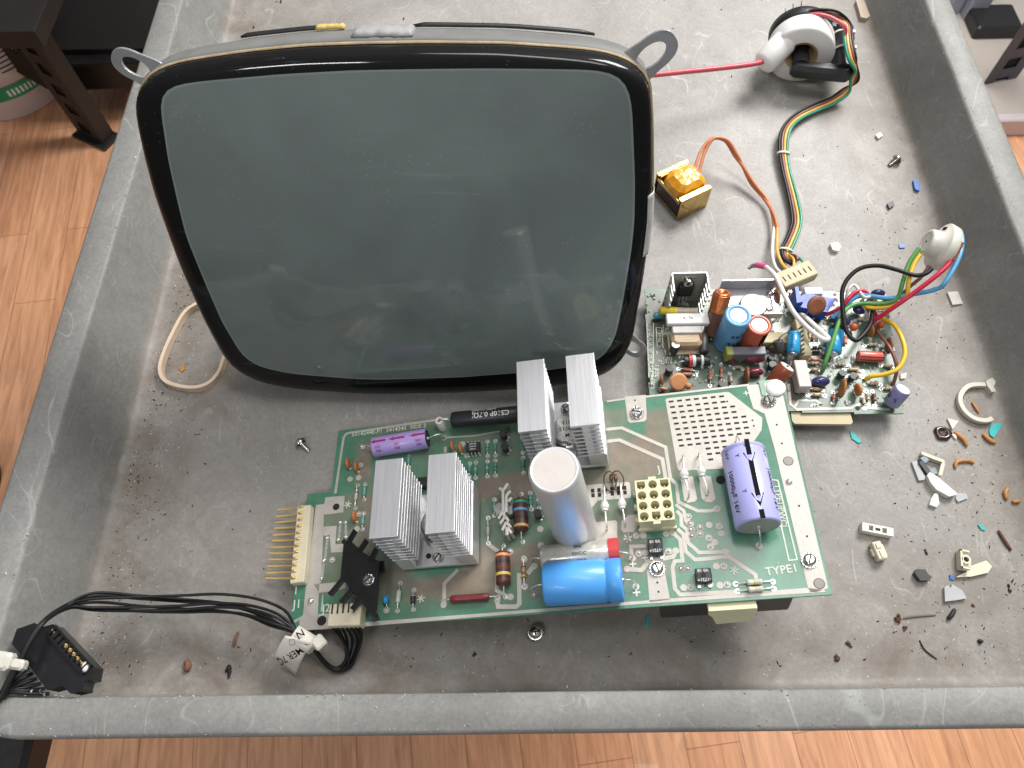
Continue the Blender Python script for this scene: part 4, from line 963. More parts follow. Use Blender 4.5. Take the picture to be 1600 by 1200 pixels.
for (x, y) in ((1027, 889), (995.5, 646), (1201, 627), (1264.5, 876)): q = P(x, y); screw(b1, q.x, q.y, .0002, .0034, star=True)
# white nylon post at the far right corner, and what carries the raised end
q = P(1209, 603); mb = MB().use(K('white_nylon', (.80, .79, .80), .35, var=.04, sss=.2)); mb.ball((q.x+.0006, q.y-.002, .001), .0058, sc=(1, 1, .35), n=20, m=6, z0=0); mb.cyl((q.x, q.y-.002, -.03), (q.x, q.y-.002, .001), .0035, n=16); mb.build('nylon_standoff', None, b1)
q = P(*Z4(640, 82)); mb = MB().use(K('green_pad', (.25, .42, .30), .4)); mb.box((q.x, q.y, .0006), (.011, .010, .0008)); mb.use(solder); mb.box((q.x, q.y, .0010), (.006, .0055, .0004)); mb.use(hole_m); mb.cyl((q.x, q.y, .001), (q.x, q.y, .0014), .0012); mb.build('solder_pad', None, b1)
und = K('dark_laminated_steel', (.075, .07, .066), .5, metal=.4, var=.2, scale=60)
a = P(1030, 948); b_ = P(1243, 930)
MB().box(((a.x+b_.x)/2, .026, -.0155), (b_.x-a.x, .050, .028), bev=.001).build('transformer_block', und, b1)
MB().prism([(-.015, .0), (.015, .0), (.012, -.008), (.011, -.017), (-.009, -.017), (-.010, -.008)], -.0, .006)
mb = MB().use(ivory); c = P(1145, 950); Mx = MX.Translation((c.x, -.0015, -.004)) @ MX.Rotation(math.radians(78), 4, 'X'); mb.M = Mx
mb.prism([(-.0125, .002), (.0125, .002), (.0125, -.001), (.0095, -.0125), (-.0085, -.0135), (-.0105, -.005), (-.0125, -.002)], -.003, .003); mb.build('nylon_clip', None, b1, bevel=.0005)
# wire loops of the little filament choke
mb = MB().use(K('brown_enamel_wire', (.10, .045, .03), .35))
for px, py, ax in ((953, 752, .0035), (965, 751, .0035)):
    c = P(px, py, .004); mb.tube([c+V((ax*math.cos(t), 0.0055*math.sin(t)*.9, .003*math.sin(t))) for t in [2*math.pi*k/20 for k in range(21)]], .0004, n=6)
for px in (955, 962): c = P(px, 747, .004); mb.ball(c, .0020, sc=(.6, 1.3, .8))
mb.build('wire_loops', None, b1)
# legs of solder ends under the board
mb = MB().use(tin)
for k in range(90): x, y = random.uniform(.02, .29), random.uniform(.004, .12); mb.cyl((x, y, -.0034), (x, y, -.0016), .0005, n=5)
mb.build('trimmed_leads', None, b1)
# ------------------------------------------------------------------ monitor board lying flat to the right
def ident(O): return Frame(O, MX.Identity(3))
F2 = ident((.0855, .2060, .012)); Q = F2.at
b2 = thing('monitor_board', 'square olive green circuit board crowded with capacitors and coloured wires', 'circuit board', M=F2.mat4())
tl, tr_, br2, bl2 = Q(1008, 452), Q(1383, 457), Q(1413, 647), V((.0008, .0062, 0))
xa = lambda y: tl.x+(bl2.x-tl.x)*(1-y/tl.y)
xb = lambda y: br2.x+(tr_.x-br2.x)*(y-br2.y)/(tr_.y-br2.y)
def inside2(x, y):
    yt = tl.y+(tr_.y-tl.y)*(x-tl.x)/(tr_.x-tl.x); yb = bl2.y+(br2.y-bl2.y)*(x-bl2.x)/(br2.x-bl2.x)
    return xa(y) < x < xb(y) and yb < y < yt
def zone2(a, b, k, soft=.006): p, q = Q(*a), Q(*b); return (min(p.x, q.x), min(p.y, q.y), max(p.x, q.x), max(p.y, q.y), k, soft)
z2 = [zone2((1020, 460), (1370, 640), .55, .008), zone2((1012, 470), (1050, 600), .85), zone2((1080, 555), (1190, 620), .35), zone2((1190, 520), (1260, 630), .9), zone2((1280, 480), (1400, 560), .25), zone2((1290, 570), (1400, 640), .15), zone2((1085, 440), (1120, 500), .1)]
o = pcb(b2, .182, .106, inside2, z2, (.10, .18, .125), (.080, .072, .055), 'printed_board', cell=.0014)
o.data.materials.append(PCBM)
mb = MB(); mb.use(tin); rng = random.Random(11)
for k in range(330):
    x, y = rng.uniform(.003, .172), rng.uniform(.004, .097)
    if inside2(x, y) and inside2(x+.003, y) and inside2(x, y-.003): mb.ball((x, y, 0), rng.uniform(.0007, .0015), n=8, m=3, z0=0)
mb.use(silk)
for k in range(70):
    x, y = rng.uniform(.004, .165), rng.uniform(.008, .092)
    if inside2(x, y) and inside2(x+.004, y):
        a = rng.choice((0, 1.57)); 
        for j in range(rng.randint(2, 4)):
            xx, yy = x+math.cos(a)*j*.0016, y+math.sin(a)*j*.0016; mb.box((xx, yy, .0002), (.0009, .0011, .0002)) if rng.random() < .6 else mb.box((xx, yy, .0002), (.0004, .0012, .0002))
mb.use(hole_m); q = Q(1020, 462); mb.cyl((q.x, q.y, 0), (q.x, q.y, .0003), .0017); q = Q(1340, 638); mb.cyl((q.x, q.y, 0), (q.x, q.y, .0003), .0015)
mb.build('solder_tracks', None, b2)
def tr2(mb, L, w, h=.0002):
    p = [Q(x, y) for x, y in L]; mb.ribbon([V((q.x, q.y, h/2+.0001)) for q in p], w, h)
mb = MB().use(silk)
def ro_rect(L, w=.0006): tr2(mb, L+[L[0]], w)
ro_rect([(1010.5, 505), (1021, 505), (1020, 590), (1014, 590)]); ro_rect([(1025, 512), (1034, 512), (1036, 544), (1027, 543)])
tr2(mb, [(1010, 530), (1021, 530)], .0005)
def tm2(a, b): return tm(Q, a, b)
lettering(b2, 'E4Y-0  UNICOM  BF-Y', .0036, tm2((1016, 588), (1015, 508))); lettering(b2, 'SIDE 1', .0034, tm2((1026, 591), (1027, 568))); lettering(b2, 'C403', .0036, tm2((1020, 608), (1020.5, 592)))
lettering(b2, 'Q413', .0034, tm2((1032, 567), (1050, 566))); lettering(b2, 'C432', .0030, tm2((1034, 561), (1052, 560))); lettering(b2, '9A-63', .0030, tm2((1031, 541), (1030, 515)))
lettering(b2, 'R436', .0026, tm2((1113, 590), (1113, 575))); lettering(b2, '0404', .0034, tm2((1060, 477), (1076, 476))); lettering(b2, 'C410', .0036, tm2((1125, 596), (1140, 595)))
mb.build('printed_frames', None, b2)
mb = MB().use(solder)
tr2(mb, [(1232, 600), (1235, 632), (1245, 640), (1330, 638), (1334, 634), (1344, 632), (1350, 637), (1390, 640)], .0018); tr2(mb, [(1242, 635), (1248, 626), (1275, 626), (1285, 633)], .0016); tr2(mb, [(1268, 636), (1285, 632)], .001)
for k in range(4): tr2(mb, [(1266+k*4, 636), (1270+k*4, 631)], .0008)
mb.build('jumper_tracks', None, b2)
q0, q1 = Q(1236, 641, -.001), Q(1333, 662, -.001)
MB().prism([(q0.x, q0.y+.004), (q1.x, q0.y+.003), (q1.x+.0005, q1.y+.0015), (q1.x-.001, q1.y), (q0.x+.001, q1.y+.001), (q0.x-.0003, q1.y+.003)], -.0045, -.0018).build('edge_connector', K('tan_connector', (.47, .40, .24), .5, var=.06), b2, bevel=.0004)
tanp = K('tan_connector', (.47, .40, .24), .5, var=.06)
mb = MB().use(tanp); a, b_ = Q(1183, 543, .004), Q(1240, 520, .004); mb.box(((a.x+b_.x)/2, (a.y+b_.y)/2, .004), (abs(b_.x-a.x), .0085, .008), bev=.0005)
a, b_ = Q(1251, 502, .004), Q(1254, 560, .004); mb.box(((a.x+b_.x)/2, (a.y+b_.y)/2, .004), (.0065, abs(a.y-b_.y), .008), bev=.0005)
o = mb.build('socket_strip', None, b2)
mb = MB().use(hole_m)
for k in range(7): c = Q(1251+k*.4, 512+k*7, .008); mb.box((c.x, c.y, .0081), (.0045, .0011, .0003), rot=MX.Rotation(.6, 3, 'Z'))
mb.build('contact_slots', None, o)
# vertical cans
def can(px, py, top, r, m, topm=None, ring=.28, name='can_capacitor', e=.1, h0=0.0, parent=b2, ins=True, lab=None):
    c = Q(px, py, top); L = top-h0; mb = MB().use(m)
    mb.cyl((c.x, c.y, h0), (c.x, c.y, top), r, n=36, cap=False, prof=[(0, r*.95), (.03, r), (.06, r), (.075, r*.96), (.1, r), (1-e*r/L, r), (1-e*r*.3/L, r*(1-e*.3)), (1, r*(1-e)), (1, r*(1-ring)), (.992, r*(1-ring))])
    mb.use(topm or K('white_can_top', (.80, .80, .80), .4, metal=.2, var=.04)); mb.cyl((c.x, c.y, top-.0006), (c.x, c.y, top-.0003), r*(1-ring)*1.01, n=30)
    return mb.build(name, None, parent), c
lb = K('pale_blue_sleeve', (.13, .36, .62), .4, var=.06, coat=.25)
o, c = can(1154, 492, .035, .0086, lb, ring=.36); o['label'] = 'tall light blue can capacitor with white disc top'
def can_text(o, c, r, z, s, size, ang, m=inkb, rotz=0):
    mb = MB().use(m); ux_ = V((math.cos(ang), math.sin(ang), 0)); xx = V((-ux_.y, ux_.x, 0)); yy = V((0, 0, 1))
    M = MX(((xx.x, yy.x, ux_.x, c.x), (xx.y, yy.y, ux_.y, c.y), (xx.z, yy.z, ux_.z, z), (0, 0, 0, 1)))
    cu = MB(); cu.text(s, size, MX.Identity(4)); 
    mb.add([M @ V(((r+.0002)*math.sin(v[0]/r), v[1], (r+.0002)*math.cos(v[0]/r))) for v in cu.v], cu.f); mb.build('printed_marking', None, o)
can_text(o, c, .0086, .021, '66Z', .0055, -1.35); can_text(o, c, .0086, .011, 'T25-', .0055, -1.35)
og = K('orange_red_sleeve', (.55, .11, .05), .38, var=.08, coat=.35)
o, c = can(1187, 507, .028, .0077, og, ring=.32); o['label'] = 'orange red can capacitor with white disc top'
mb = MB().use(ink)
wrap_ = [(-1.25, -.65)]
mb.add([(c.x+.0079*math.cos(a), c.y+.0079*math.sin(a), z) for a in (-1.35, -1.1, -.85) for z in (.004, .026)], [(0, 2, 3, 1), (2, 4, 5, 3)]); mb.build('printed_marking', None, o)
can_text(o, c, .0077, .012, 'D', .004, -1.9, ink); can_text(o, c, .0081, .015, '0', .005, -1.1, og)
# leaning lavender-grey cap at the near right corner
lg = K('lavender_grey_sleeve', (.22, .21, .42), .35, coat=.3)
A_, B_ = Q(1392, 630, .004), Q(1411, 608, .016)
mb = MB().use(lg); mb.cyl(A_, B_, .0053, n=32, prof=[(0, .0048), (.05, .0053), (.92, .0053), (1, .0048)]); mb.use(K('white_can_top', (.80, .80, .80), .4, metal=.2, var=.04)); mb.cyl(B_, B_+(B_-A_)*.01, .0044, n=28)
o = mb.build('can_capacitor', None, b2); o['label'] = 'short lavender capacitor leaning at the near right corner'
wraptext(o, A_, B_, .0053, bar(.011, .0028), 0, .5, -.3-1.2, inkb); wraptext(o, A_, B_, .0053, '47', .004, .5, .9, inkb); wraptext(o, A_, B_, .0053, 'uF-', .003, .5, -.1, inkb)
can(1056, 538, .011, .0030, K('dark_sleeve', (.05, .05, .05), .4), ring=.12, name='small_capacitor')
# leaning copper-red cap with pinhole in its white end
A_, B_ = Q(1203, 605, .004), Q(1230, 573, .017)
mb = MB().use(K('copper_red_sleeve', (.33, .075, .035), .4, coat=.2, var=.08)); mb.cyl(A_, B_, .0054, n=32, prof=[(0, .005), (.05, .0054), (.93, .0054), (1, .0050)]); mb.use(K('white_can_top', (.8, .8, .8), .4)); mb.cyl(B_, B_+(B_-A_)*.01, .0047, n=28); mb.use(hole_m); mb.ball(B_, .0010, n=8, m=6)
mb.use(tin); mb.tube([B_+V((0, 0, .0005)), B_+V((.0005, -.004, -.001)), B_+V((.0006, -.0055, -.012))], .0004, n=6); o = mb.build('can_capacitor', None, b2); o['label'] = 'copper red capacitor leaning towards the front with pierced white end'
# blue vertical axials
for (a, b_, ha, hb, r) in (((1239, 552), (1241, 520), .010, .012, .0043), ((1302, 552), (1307, 518), .0075, .0085, .0050)):
    A_, B_ = Q(*a, ha), Q(*b_, hb); mb = MB().use(K('cyan_blue_sleeve', (.02, .30, .60), .35, coat=.4, var=.08)); L = (B_-A_).length
    mb.cyl(A_, B_, r, n=28, prof=[(0, r*.8), (.04, r), (.82, r), (.85, r*.9), (.88, r), (.97, r), (1, r*.85)]); mb.use(tin); mb.cyl(A_, A_+(A_-B_).normalized()*.001, r*.6, n=16); mb.tube([A_, V((A_.x, A_.y-.003, .0))], .0004, n=5); mb.tube([B_, V((B_.x, B_.y+.003, .0))], .0004, n=5)
    o = mb.build('axial_capacitor', None, b2)
    for k in range(4): wraptext(o, A_, B_, r, '1N', .0026, .22+k*.16, .5, inkb)
# lavender/white banded rectifier
A_, B_ = Q(1066, 564, .004), Q(1113, 564, .004); d = (B_-A_)
mb = MB(); r = .0036
for t0, t1, cc_ in ((.06, .20, 'k'), (.20, .30, 'r'), (.32, .42, 'w'), (.42, .60, 'k'), (.60, .68, 'w'), (.68, .90, 'k')):
    mb.use(rmat('band_'+cc_, BAND[cc_])); rr_ = r*(1.25 if cc_ in 'r' else 1.12 if cc_ == 'w' else .95); mb.cyl(A_+d*t0, A_+d*t1, rr_, n=24)
mb.use(tin); mb.tube([A_+V((-.004, 0, -.004)), A_, B_, B_+V((.003, 0, -.004))], .0006, n=6); mb.build('banded_rectifier', None, b2)
# tall slotted transistor channel
hb_ = K('grey_anodised_channel', (.48, .48, .45), .4, metal=.7, var=.1)
H2 = .034; a0, a1 = Q(1050, 425, H2), Q(1105, 427, H2); a1.y = a0.y = (a0.y+a1.y)/2
wd = a1.x-a0.x; dp = .0145
mb = MB().use(hb_); y0_ = a0.y
mb.box(((a0.x+a1.x)/2, y0_, H2/2), (wd, .0012, H2))
for xs in (a0.x, a1.x):
    mb.box((xs, y0_-.0022, H2/2), (.0012, .0040, H2)); 
    for k in range(6):
        z = H2-.0017-k*.0058; mb.box((xs, y0_-dp/2-.001, z), (.0012, dp-.002, .0030))
o = mb.build('slotted_heatsink', None, b2, bevel=.0002)
cx_ = (a0.x+a1.x)/2
MB().use(K('black_epoxy_case', (.022, .022, .024), .4, var=.2)).box((cx_, y0_-.0025, H2*.52), (.010, .0038, .012), bev=.0005).use(chrome).box((cx_, y0_-.0012, H2*.78), (.010, .0012, .010)).build('power_transistor', None, o)
MB().use(chrome).cyl((cx_, y0_-.002, H2*.80), (cx_, y0_-.0045, H2*.80), .0030, n=20).use(hole_m).cyl((cx_, y0_-.0044, H2*.80), (cx_, y0_-.0047, H2*.80), .0014, n=6).build('screw', None, o)
mb = MB().use(tin)
for k in (-1, 0, 1): mb.tube([(cx_+k*.0025, y0_-.0025, H2*.35), (cx_+k*.0025, y0_-.004, .008), (cx_+k*.0025, y0_-.0045, .0)], .0005, n=5)
mb.build('lead_wire', None, o)
# copper coil on brown former
A_, B_ = Q(1113, 520, .003), Q(1129, 456, .030)
mb = MB().use(K('brown_former', (.13, .065, .045), .35, coat=.4)); mb.cyl(A_, A_.lerp(B_, .55), .0062, n=28); mb.use(K('clear_brown_former', (.33, .24, .18), .2, coat=.6)); mb.cyl(A_.lerp(B_, .45), A_.lerp(B_, .62), .0055, n=28)
cop = K('copper_wire', (.75, .26, .10), .3, metal=.85, var=.2, scale=300)
mb.use(cop); d = B_-A_; u = d.orthogonal().normalized(); w = d.normalized().cross(u); hel = []
for k in range(16*14+1):
    a = 2*math.pi*k/16; hel.append(A_.lerp(B_, .56+.40*k/(16*14))+(u*math.cos(a)+w*math.sin(a))*.0056)
mb.tube(hel, .00048, n=5); mb.use(K('copper_wire', 0)); mb.loft([[A_.lerp(B_, t)+(u*math.cos(2*math.pi*k/24)+w*math.sin(2*math.pi*k/24))*r for k in range(24)] for t, r in ((.58, .0053), (.98, .0053), (1.0, .0050), (1.0, .0030), (.7, .0028))])
mb.build('copper_coil', None, b2)
# bright channel plate with metal can transistor
bz = K('bright_aluminium', (.52, .51, .54), .36, metal=.8, var=.08)
p0, p1, p2, p3 = Q(1130, 452, .012), Q(1212, 452, .012), Q(1218, 497, .012), Q(1125, 497, .012)
yb_, yf_ = (p0.y+p1.y)/2+.001, (p2.y+p3.y)/2; x0_, x1_ = (p0.x+p3.x)/2, (p1.x+p2.x)/2
mb = MB().use(bz); mb.box(((x0_+x1_)/2, (yb_+yf_)/2, .0115), (x1_-x0_, yb_-yf_, .0012)); mb.box(((x0_+x1_)/2, yb_, .0165), (x1_-x0_, .0013, .011)); mb.box(((x0_+x1_)/2, yf_, .0150), (x1_-x0_, .0013, .006)); mb.box((x1_-.002, (yb_+yf_)/2, .0125), (.004, yb_-yf_, .001))
for xx in (x0_+.004, x1_-.004): mb.box((xx, (yb_+yf_)/2, .0058), (.004, .006, .0110))
o = mb.build('channel_heatsink', None, b2, bevel=.0002)
c = Q(1177, 477, .018); mb = MB().use(K('nickel_can', (.40, .37, .34), .42, metal=.5, var=.1)); N = 36
mb.prism([(c.x+.0155*math.cos(2*math.pi*k/N), c.y+.0095*math.sin(2*math.pi*k/N)) for k in range(N)], .0122, .0136); mb.cyl((c.x, c.y, .0136), (c.x, c.y, .0190), .0093, n=36, prof=[(0, .0093), (.85, .0092), (1, .0084)])
mb.use(K('dark_stamp', (.05, .04, .04), .5)); mb.text('C15', .0036, MX.Translation((c.x, c.y+.001, .0191)) @ MX.Rotation(.2, 4, 'Z')); mb.text('77', .0030, MX.Translation((c.x, c.y+.0045, .0191)))
mb.build('metal_can_transistor', None, o)
for (x, y) in ((1201, 482), (1204, 457)): c = Q(x, y, .013); screw(b2, c.x, c.y, .0122, .0026)
# output choke: white block over a tan coil, yellow sleeve
A_ = Q(1075, 497, .0155)
mb = MB().use(K('white_ceramic_block', (.74, .73, .72), .4, var=.06)); mb.box((A_.x, A_.y, .0132), (.0285, .0085, .0045), bev=.0007); mb.use(K('dark_stamp', (.05, .04, .04), .5)); mb.text('4 . 7n', .003, MX.Translation((A_.x, A_.y, .0157)))
o = mb.build('white_block_resistor', None, b2)
mb = MB().use(K('grey_core', (.46, .45, .43), .5)); mb.box((A_.x-.001, A_.y-.0075, .0105), (.020, .006, .006), bev=.0006); mb.use(K('varnished_coil', (.42, .31, .19), .5, var=.25, scale=400, stretch=(.1, 1, 1), bump=.4)); mb.box((A_.x-.0015, A_.y-.0125, .0070), (.0205, .012, .010), bev=.002); mb.use(cream); mb.box((A_.x-.0015, A_.y-.0125, .0012), (.0215, .015, .0022)); mb.build('coil_bobbin', None, b2, bevel=.0003)
A_, B_ = Q(1031, 485, .010), Q(1058, 486, .010); C_ = Q(1089, 487, .010)
MB().use(K('yellow_cap', (.72, .58, .03), .4)).rcyl(A_, B_, .0028, .1).use(K('beige_case', (.50, .43, .35), .5)).rcyl(B_, C_, .0026, .1).build('film_capacitor', None, b2)
A_, B_ = Q(1021, 493, .004), Q(1037, 493, .004); MB().use(K('teal_bead', (.06, .30, .38), .35, coat=.4)).rcyl(A_, B_, .0024, .5).build('small_capacitor', None, b2)
# grey relay-like block with dark red film capacitors in front
a, b_ = Q(1136, 548, .0125), Q(1197, 548, .0125)
mb = MB().use(K('slate_grey_case', (.17, .17, .19), .4)); mb.box(((a.x+b_.x)/2, a.y, .0080), (b_.x-a.x, .0062, .0095), bev=.0005); mb.use(K('yellow_green_end', (.36, .38, .10), .5)); mb.box((a.x+.0018, a.y, .0081), (.0044, .0066, .0098), bev=.0004); mb.build('grey_block_capacitor', None, b2)
mar = K('maroon_dipped', (.17, .015, .035), .25, var=.2, coat=.6)
for (x, y, l, h) in ((1144, 559, .006, .006), (1180, 559, .013, .007), (1180, 580, .011, .005)):
    c = Q(x, y, h); mb = MB().use(mar); mb.ball((c.x, c.y, h*.7), .0035, sc=(l/.0035*.55, .8, 1.0), n=18, m=10); mb.build('film_capacitor', None, b2)
# ceramic discs
cd = K('tan_orange_ceramic', (.56, .25, .11), .5, var=.08); cb = K('brown_ceramic', (.26, .095, .045), .45, var=.1); dbm = K('dark_blue_dipped', (.025, .025, .12), .28, coat=.6, var=.2)
c = Q(1060, 597, .006); mb = MB().use(cd); nv = V((.12, -.5, .85)); mb.cyl(c-nv*.001, c+nv*.001, .0062, n=32, prof=[(0, .0050), (.2, .0058), (.5, .0062), (.8, .0058), (1, .0048)]); mb.ball(c+V((.0062, -.0025, -.001)), .0024); mb.use(tin); mb.tube([c, V((c.x+.002, c.y-.002, 0))], .0005); mb.build('ceramic_capacitor', None, b2)
for (x, y), h, r, t, m, dv in [((1166, 588), .006, .0060, .0022, cb, (1, -.1, 0)), ((1034, 593), .004, .0038, .002, cb, (1, 0, .2)), ((1036, 608), .003, .003, .002, cd, (.2, 1, .3)), ((1276, 477), .0175, .0068, .003, cb, (.1, -.75, .75)), ((1316, 607), .0065, .0068, .0022, K('amber_ceramic', (.36, .15, .04), .45), (1, -.25, 0)), ((1341, 609), .0055, .0045, .0025, ob, (1, .1, 0)), ((1389, 540), .0065, .0058, .0022, cb, (1, -.1, 0)), ((1213, 464), .012, .0060, .0022, cb, (1, .05, 0)), ((1213, 488), .008, .0045, .0022, cb, (1, .05, 0)),
                             ((1360, 516), .005, .0052, .0022, K('amber_ceramic', (.36, .15, .04), .45), (1, .1, 0)), ((1094, 526), .008, .0055, .0016, cb, (1, 0, .1))]:
    disccap((x, y), h, r, t, m, parent=b2, frame=Q, dirv=dv)
for (x, y), h, r, sc in [((1373, 457), .008, .0068, (1, .6, .75)), ((1345, 481), .007, .0066, (1, .8, .7)), ((1316, 501), .006, .0068, (1.2, .7, .7)), ((1283, 595), .005, .0074, (1.1, .6, .7))]:
    c = Q(x, y, h); mb = MB().use(dbm); mb.ball((c.x, c.y, h*.8), r*.75, sc=sc, n=20, m=10); mb.use(tin); mb.tube([c, (c.x, c.y, 0)], .0005, n=5); mb.build('dipped_capacitor', None, b2)
for (x, y), h in (((1334, 511), .005), ((1377, 507), .006)): c = Q(x, y, h); mb = MB().use(K('orange_bead', (.60, .12, .05), .35, coat=.5)); mb.ball(c, .0027, sc=(1, 1, 1.1)); mb.use(tin).tube([c, (c.x, c.y, 0)], .0005, n=5); mb.build('tantalum_bead', None, b2)
# blue trimmer bracket
bl = K('blue_moulding', (.012, .07, .42), .45, coat=.1, var=.08)
mb = MB().use(bl)
def pq(L, h): return [tuple(Q(x, y, h)[:2]) for x, y in L]
mb.prism(pq([(1244, 478), (1259, 458), (1303, 466), (1305, 470), (1292, 488), (1262, 482)], .012), .003, .012); mb.prism(pq([(1240, 452), (1245, 451), (1248, 466), (1256, 463), (1254, 475), (1243, 477)], .013), .003, .016)
mb.build('blue_width_coil', None, b2, bevel=.0006)
c = Q(1271, 455, .008); MB().use(cer).box((c.x, c.y, .0045), (.0125, .006, .009), bev=.0006).build('white_block_resistor', None, b2)
a, b_ = Q(1250, 565, .009), Q(1250, 603, .009); MB().use(K('pinkish_block', (.55, .50, .46), .5, var=.05)).box((a.x, (a.y+b_.y)/2, .0050), (.0082, a.y-b_.y+.002, .0095), bev=.0005).build('white_block_resistor', None, b2)
# red boxed capacitor
a, b_ = Q(1340, 556, .005), Q(1378, 558, .005); mb = MB().use(K('salmon_red_sleeve', (.55, .11, .08), .35, coat=.3)); mb.rcyl(a, b_, .0036, .15); o = mb.build('axial_capacitor', None, b2); o['label'] = 'salmon red axial capacitor lying near the yellow wire'
wraptext(o, a, b_, .0036, bar(.0155, .0030), 0, .52, -.95, ink); wraptext(o, a, b_, .0039, 'O', .003, .45, -.95, rmat('band_r', BAND['r'])); wraptext(o, a, b_, .0039, '(-)', .0025, .80, -.95, rmat('band_r', BAND['r']))
# black vertical diode with long leads
a, b_ = Q(1219, 549, .008), Q(1215, 532, .013); mb = MB().use(K('dark_sleeve', (.05, .05, .05), .4)); mb.rcyl(a, b_, .0034, .2); mb.use(K('dark_lead', (.07, .06, .05), .4, metal=.5)); mb.tube(cr([b_, Q(1222, 524, .014), Q(1233, 518, .010), Q(1238, 514, .0)], 4), .0004, n=5); mb.tube(cr([b_, Q(1206, 537, .010), Q(1198, 545, .002), Q(1198, 549, .0)], 4), .0004, n=5); mb.build('diode', None, b2)
for (x, y) in ((1101, 545), (1128, 602), (1046, 578), (1205, 560), (1206, 572), (1315, 585), (1332, 590)): c = Q(x, y, .004); to92(x, y, b2, Q, .0026, ang=random.random()*3)
a, b_ = Q(1098, 522, .006), Q(1100, 552, .006); MB().use(K('dark_sleeve', (.05, .05, .05), .4)).rcyl(a, b_, .0034, .3).build('small_capacitor', None, b2)
# resistors
pink = (.42, .20, .16); tan_ = (.50, .38, .26)
RS = [((1060, 577), (1089, 582), 'rrs', pink), ((1109, 573), (1109, 603), 'rry', pink), ((1127, 570), (1126, 600), 'rno', pink), ((1060, 586), (1087, 587), 'rn', pink), ((1330, 577), (1302+40, 577), 'rno', pink), ((1318, 578), (1347, 580), 'sos', tan_), ((1320, 588), (1347, 589), 'rno', tan_), ((1299, 571), (1326, 572), 'nko', tan_), ((1320, 523), (1319, 545), 'ror', pink),
      ((1350, 541), (1375, 540), 'sns', (.50, .52, .44)), ((1258, 563), (1285, 564), 'nor', pink), ((1258, 569), (1284, 570), 'kkn', tan_), ((1262, 579), (1282, 580), 'non', tan_), ((1262, 609), (1285, 610), 'ryn', tan_), ((1262, 618), (1288, 619), 'nyr', tan_), ((1346, 618), (1350, 638), 'wyw', tan_), ((1353, 612), (1356, 632), 'sns', tan_), ((1363, 612), (1366, 634), 'nkr', (.2, .05, .04)),
      ((1302, 614), (1301, 630), 'nrn', pink), ((1375, 572), (1398, 575), 'sys', tan_), ((1352, 600), (1376, 602), 'ynr', tan_), ((1376, 608), (1398, 609), 'yrn', tan_), ((1290, 498), (1312, 497), 'kkk', tan_), ((1336, 501), (1352, 500), 'sns', tan_), ((1278, 515), (1277, 537), 'kwk', tan_), ((1271, 513), (1270, 538), 'rkr', tan_), ((1265, 513), (1263, 538), 'kyk', tan_), ((1262, 545), (1288, 545), 'kwk', (.03, .03, .03)), ((1262, 551), (1287, 551), 'kkw', (.03, .03, .03)),
      ((1140, 584), (1142, 605), 'ksk', tan_), ((1147, 575), (1160, 577), 'sns', (.35, .2, .12)), ((1060, 550), (1090, 548), 'sss', (.4, .4, .38)), ((1234, 455), (1236, 475), 'nrn', pink), ((1228, 463), (1230, 485), 'kr', (.15, .03, .03))]
for a, b_, bd, bc in RS: resistor(a, b_, r=.0013, body='r_%d' % int(bc[0]*1000), bc=bc, bands=bd, frac=.52, h=.0018, parent=b2, frame=Q, n=10)
# jumper wires soldered to the board and going up to the tube socket
def wire(parent, name, L, r, m, n=7, label=None, frame=Q, sub=6):
    p = cr([frame(x, y, z) for x, y, z in L], sub); o = MB().tube(p, r, n=n).build(name, m, parent)
    if label: o['label'] = label
    return o
wg = K('green_insulation', (.10, .32, .07), .4, var=.06, coat=.2); wy = K('yellow_insulation', (.80, .52, .03), .4, var=.06, coat=.2); wk = K('black_insulation', (.008, .008, .009), .42, var=.2, spec=.35)
wr = K('red_insulation', (.60, .015, .06), .38, var=.06, coat=.25); wb = K('blue_insulation', (.10, .36, .62), .4, var=.06, coat=.2); wn = K('brown_insulation', (.20, .075, .05), .42, var=.08, coat=.1); ww = K('white_insulation', (.74, .71, .66), .42, var=.04, coat=.15)
wire(b2, 'socket_wire', [(1285, 580, .001), (1290, 565, .008), (1302, 530, .014), (1313, 498, .016), (1325, 481, .013), (1345, 474, .013), (1380, 474, .017), (1402, 466, .022), (1411, 440, .030), (1420, 412, .035), (1436, 388, .040)], .0015, wg, label='green wire of the tube socket')
wire(b2, 'socket_wire', [(1352, 592, .001), (1362, 588, .005), (1385, 584, .009), (1404, 575, .012), (1414, 553, .014), (1409, 528, .014), (1397, 508, .012), (1380, 498, .008), (1376, 494, .004)], .0015, wy, label='yellow loop wire at the right board edge')
wire(b2, 'socket_wire', [(1346, 470, .010), (1354, 479, .012), (1372, 481, .014), (1396, 477, .018), (1416, 464, .026), (1420, 440, .033), (1427, 415, .037), (1438, 398, .040)], .0015, wy, label='yellow wire of the tube socket')
wire(b2, 'socket_wire', [(1365, 466, .002), (1363, 485, .009), (1360, 507, .014), (1345, 527, .016), (1334, 531, .016), (1322, 515, .017), (1317, 485, .020), (1316, 455, .024), (1326, 434, .027), (1345, 419, .030), (1372, 415, .033), (1400, 421, .036), (1430, 430, .038), (1447, 427, .040), (1456, 420, .041)], .0015, wk, label='black looping wire of the tube socket')
wire(b2, 'socket_wire', [(1358, 508, .002), (1364, 502, .010), (1392, 483, .022), (1430, 456, .034), (1466, 428, .043), (1484, 410, .046), (1487, 395, .047), (1480, 387, .045)], .0016, wr, label='red wire of the tube socket')
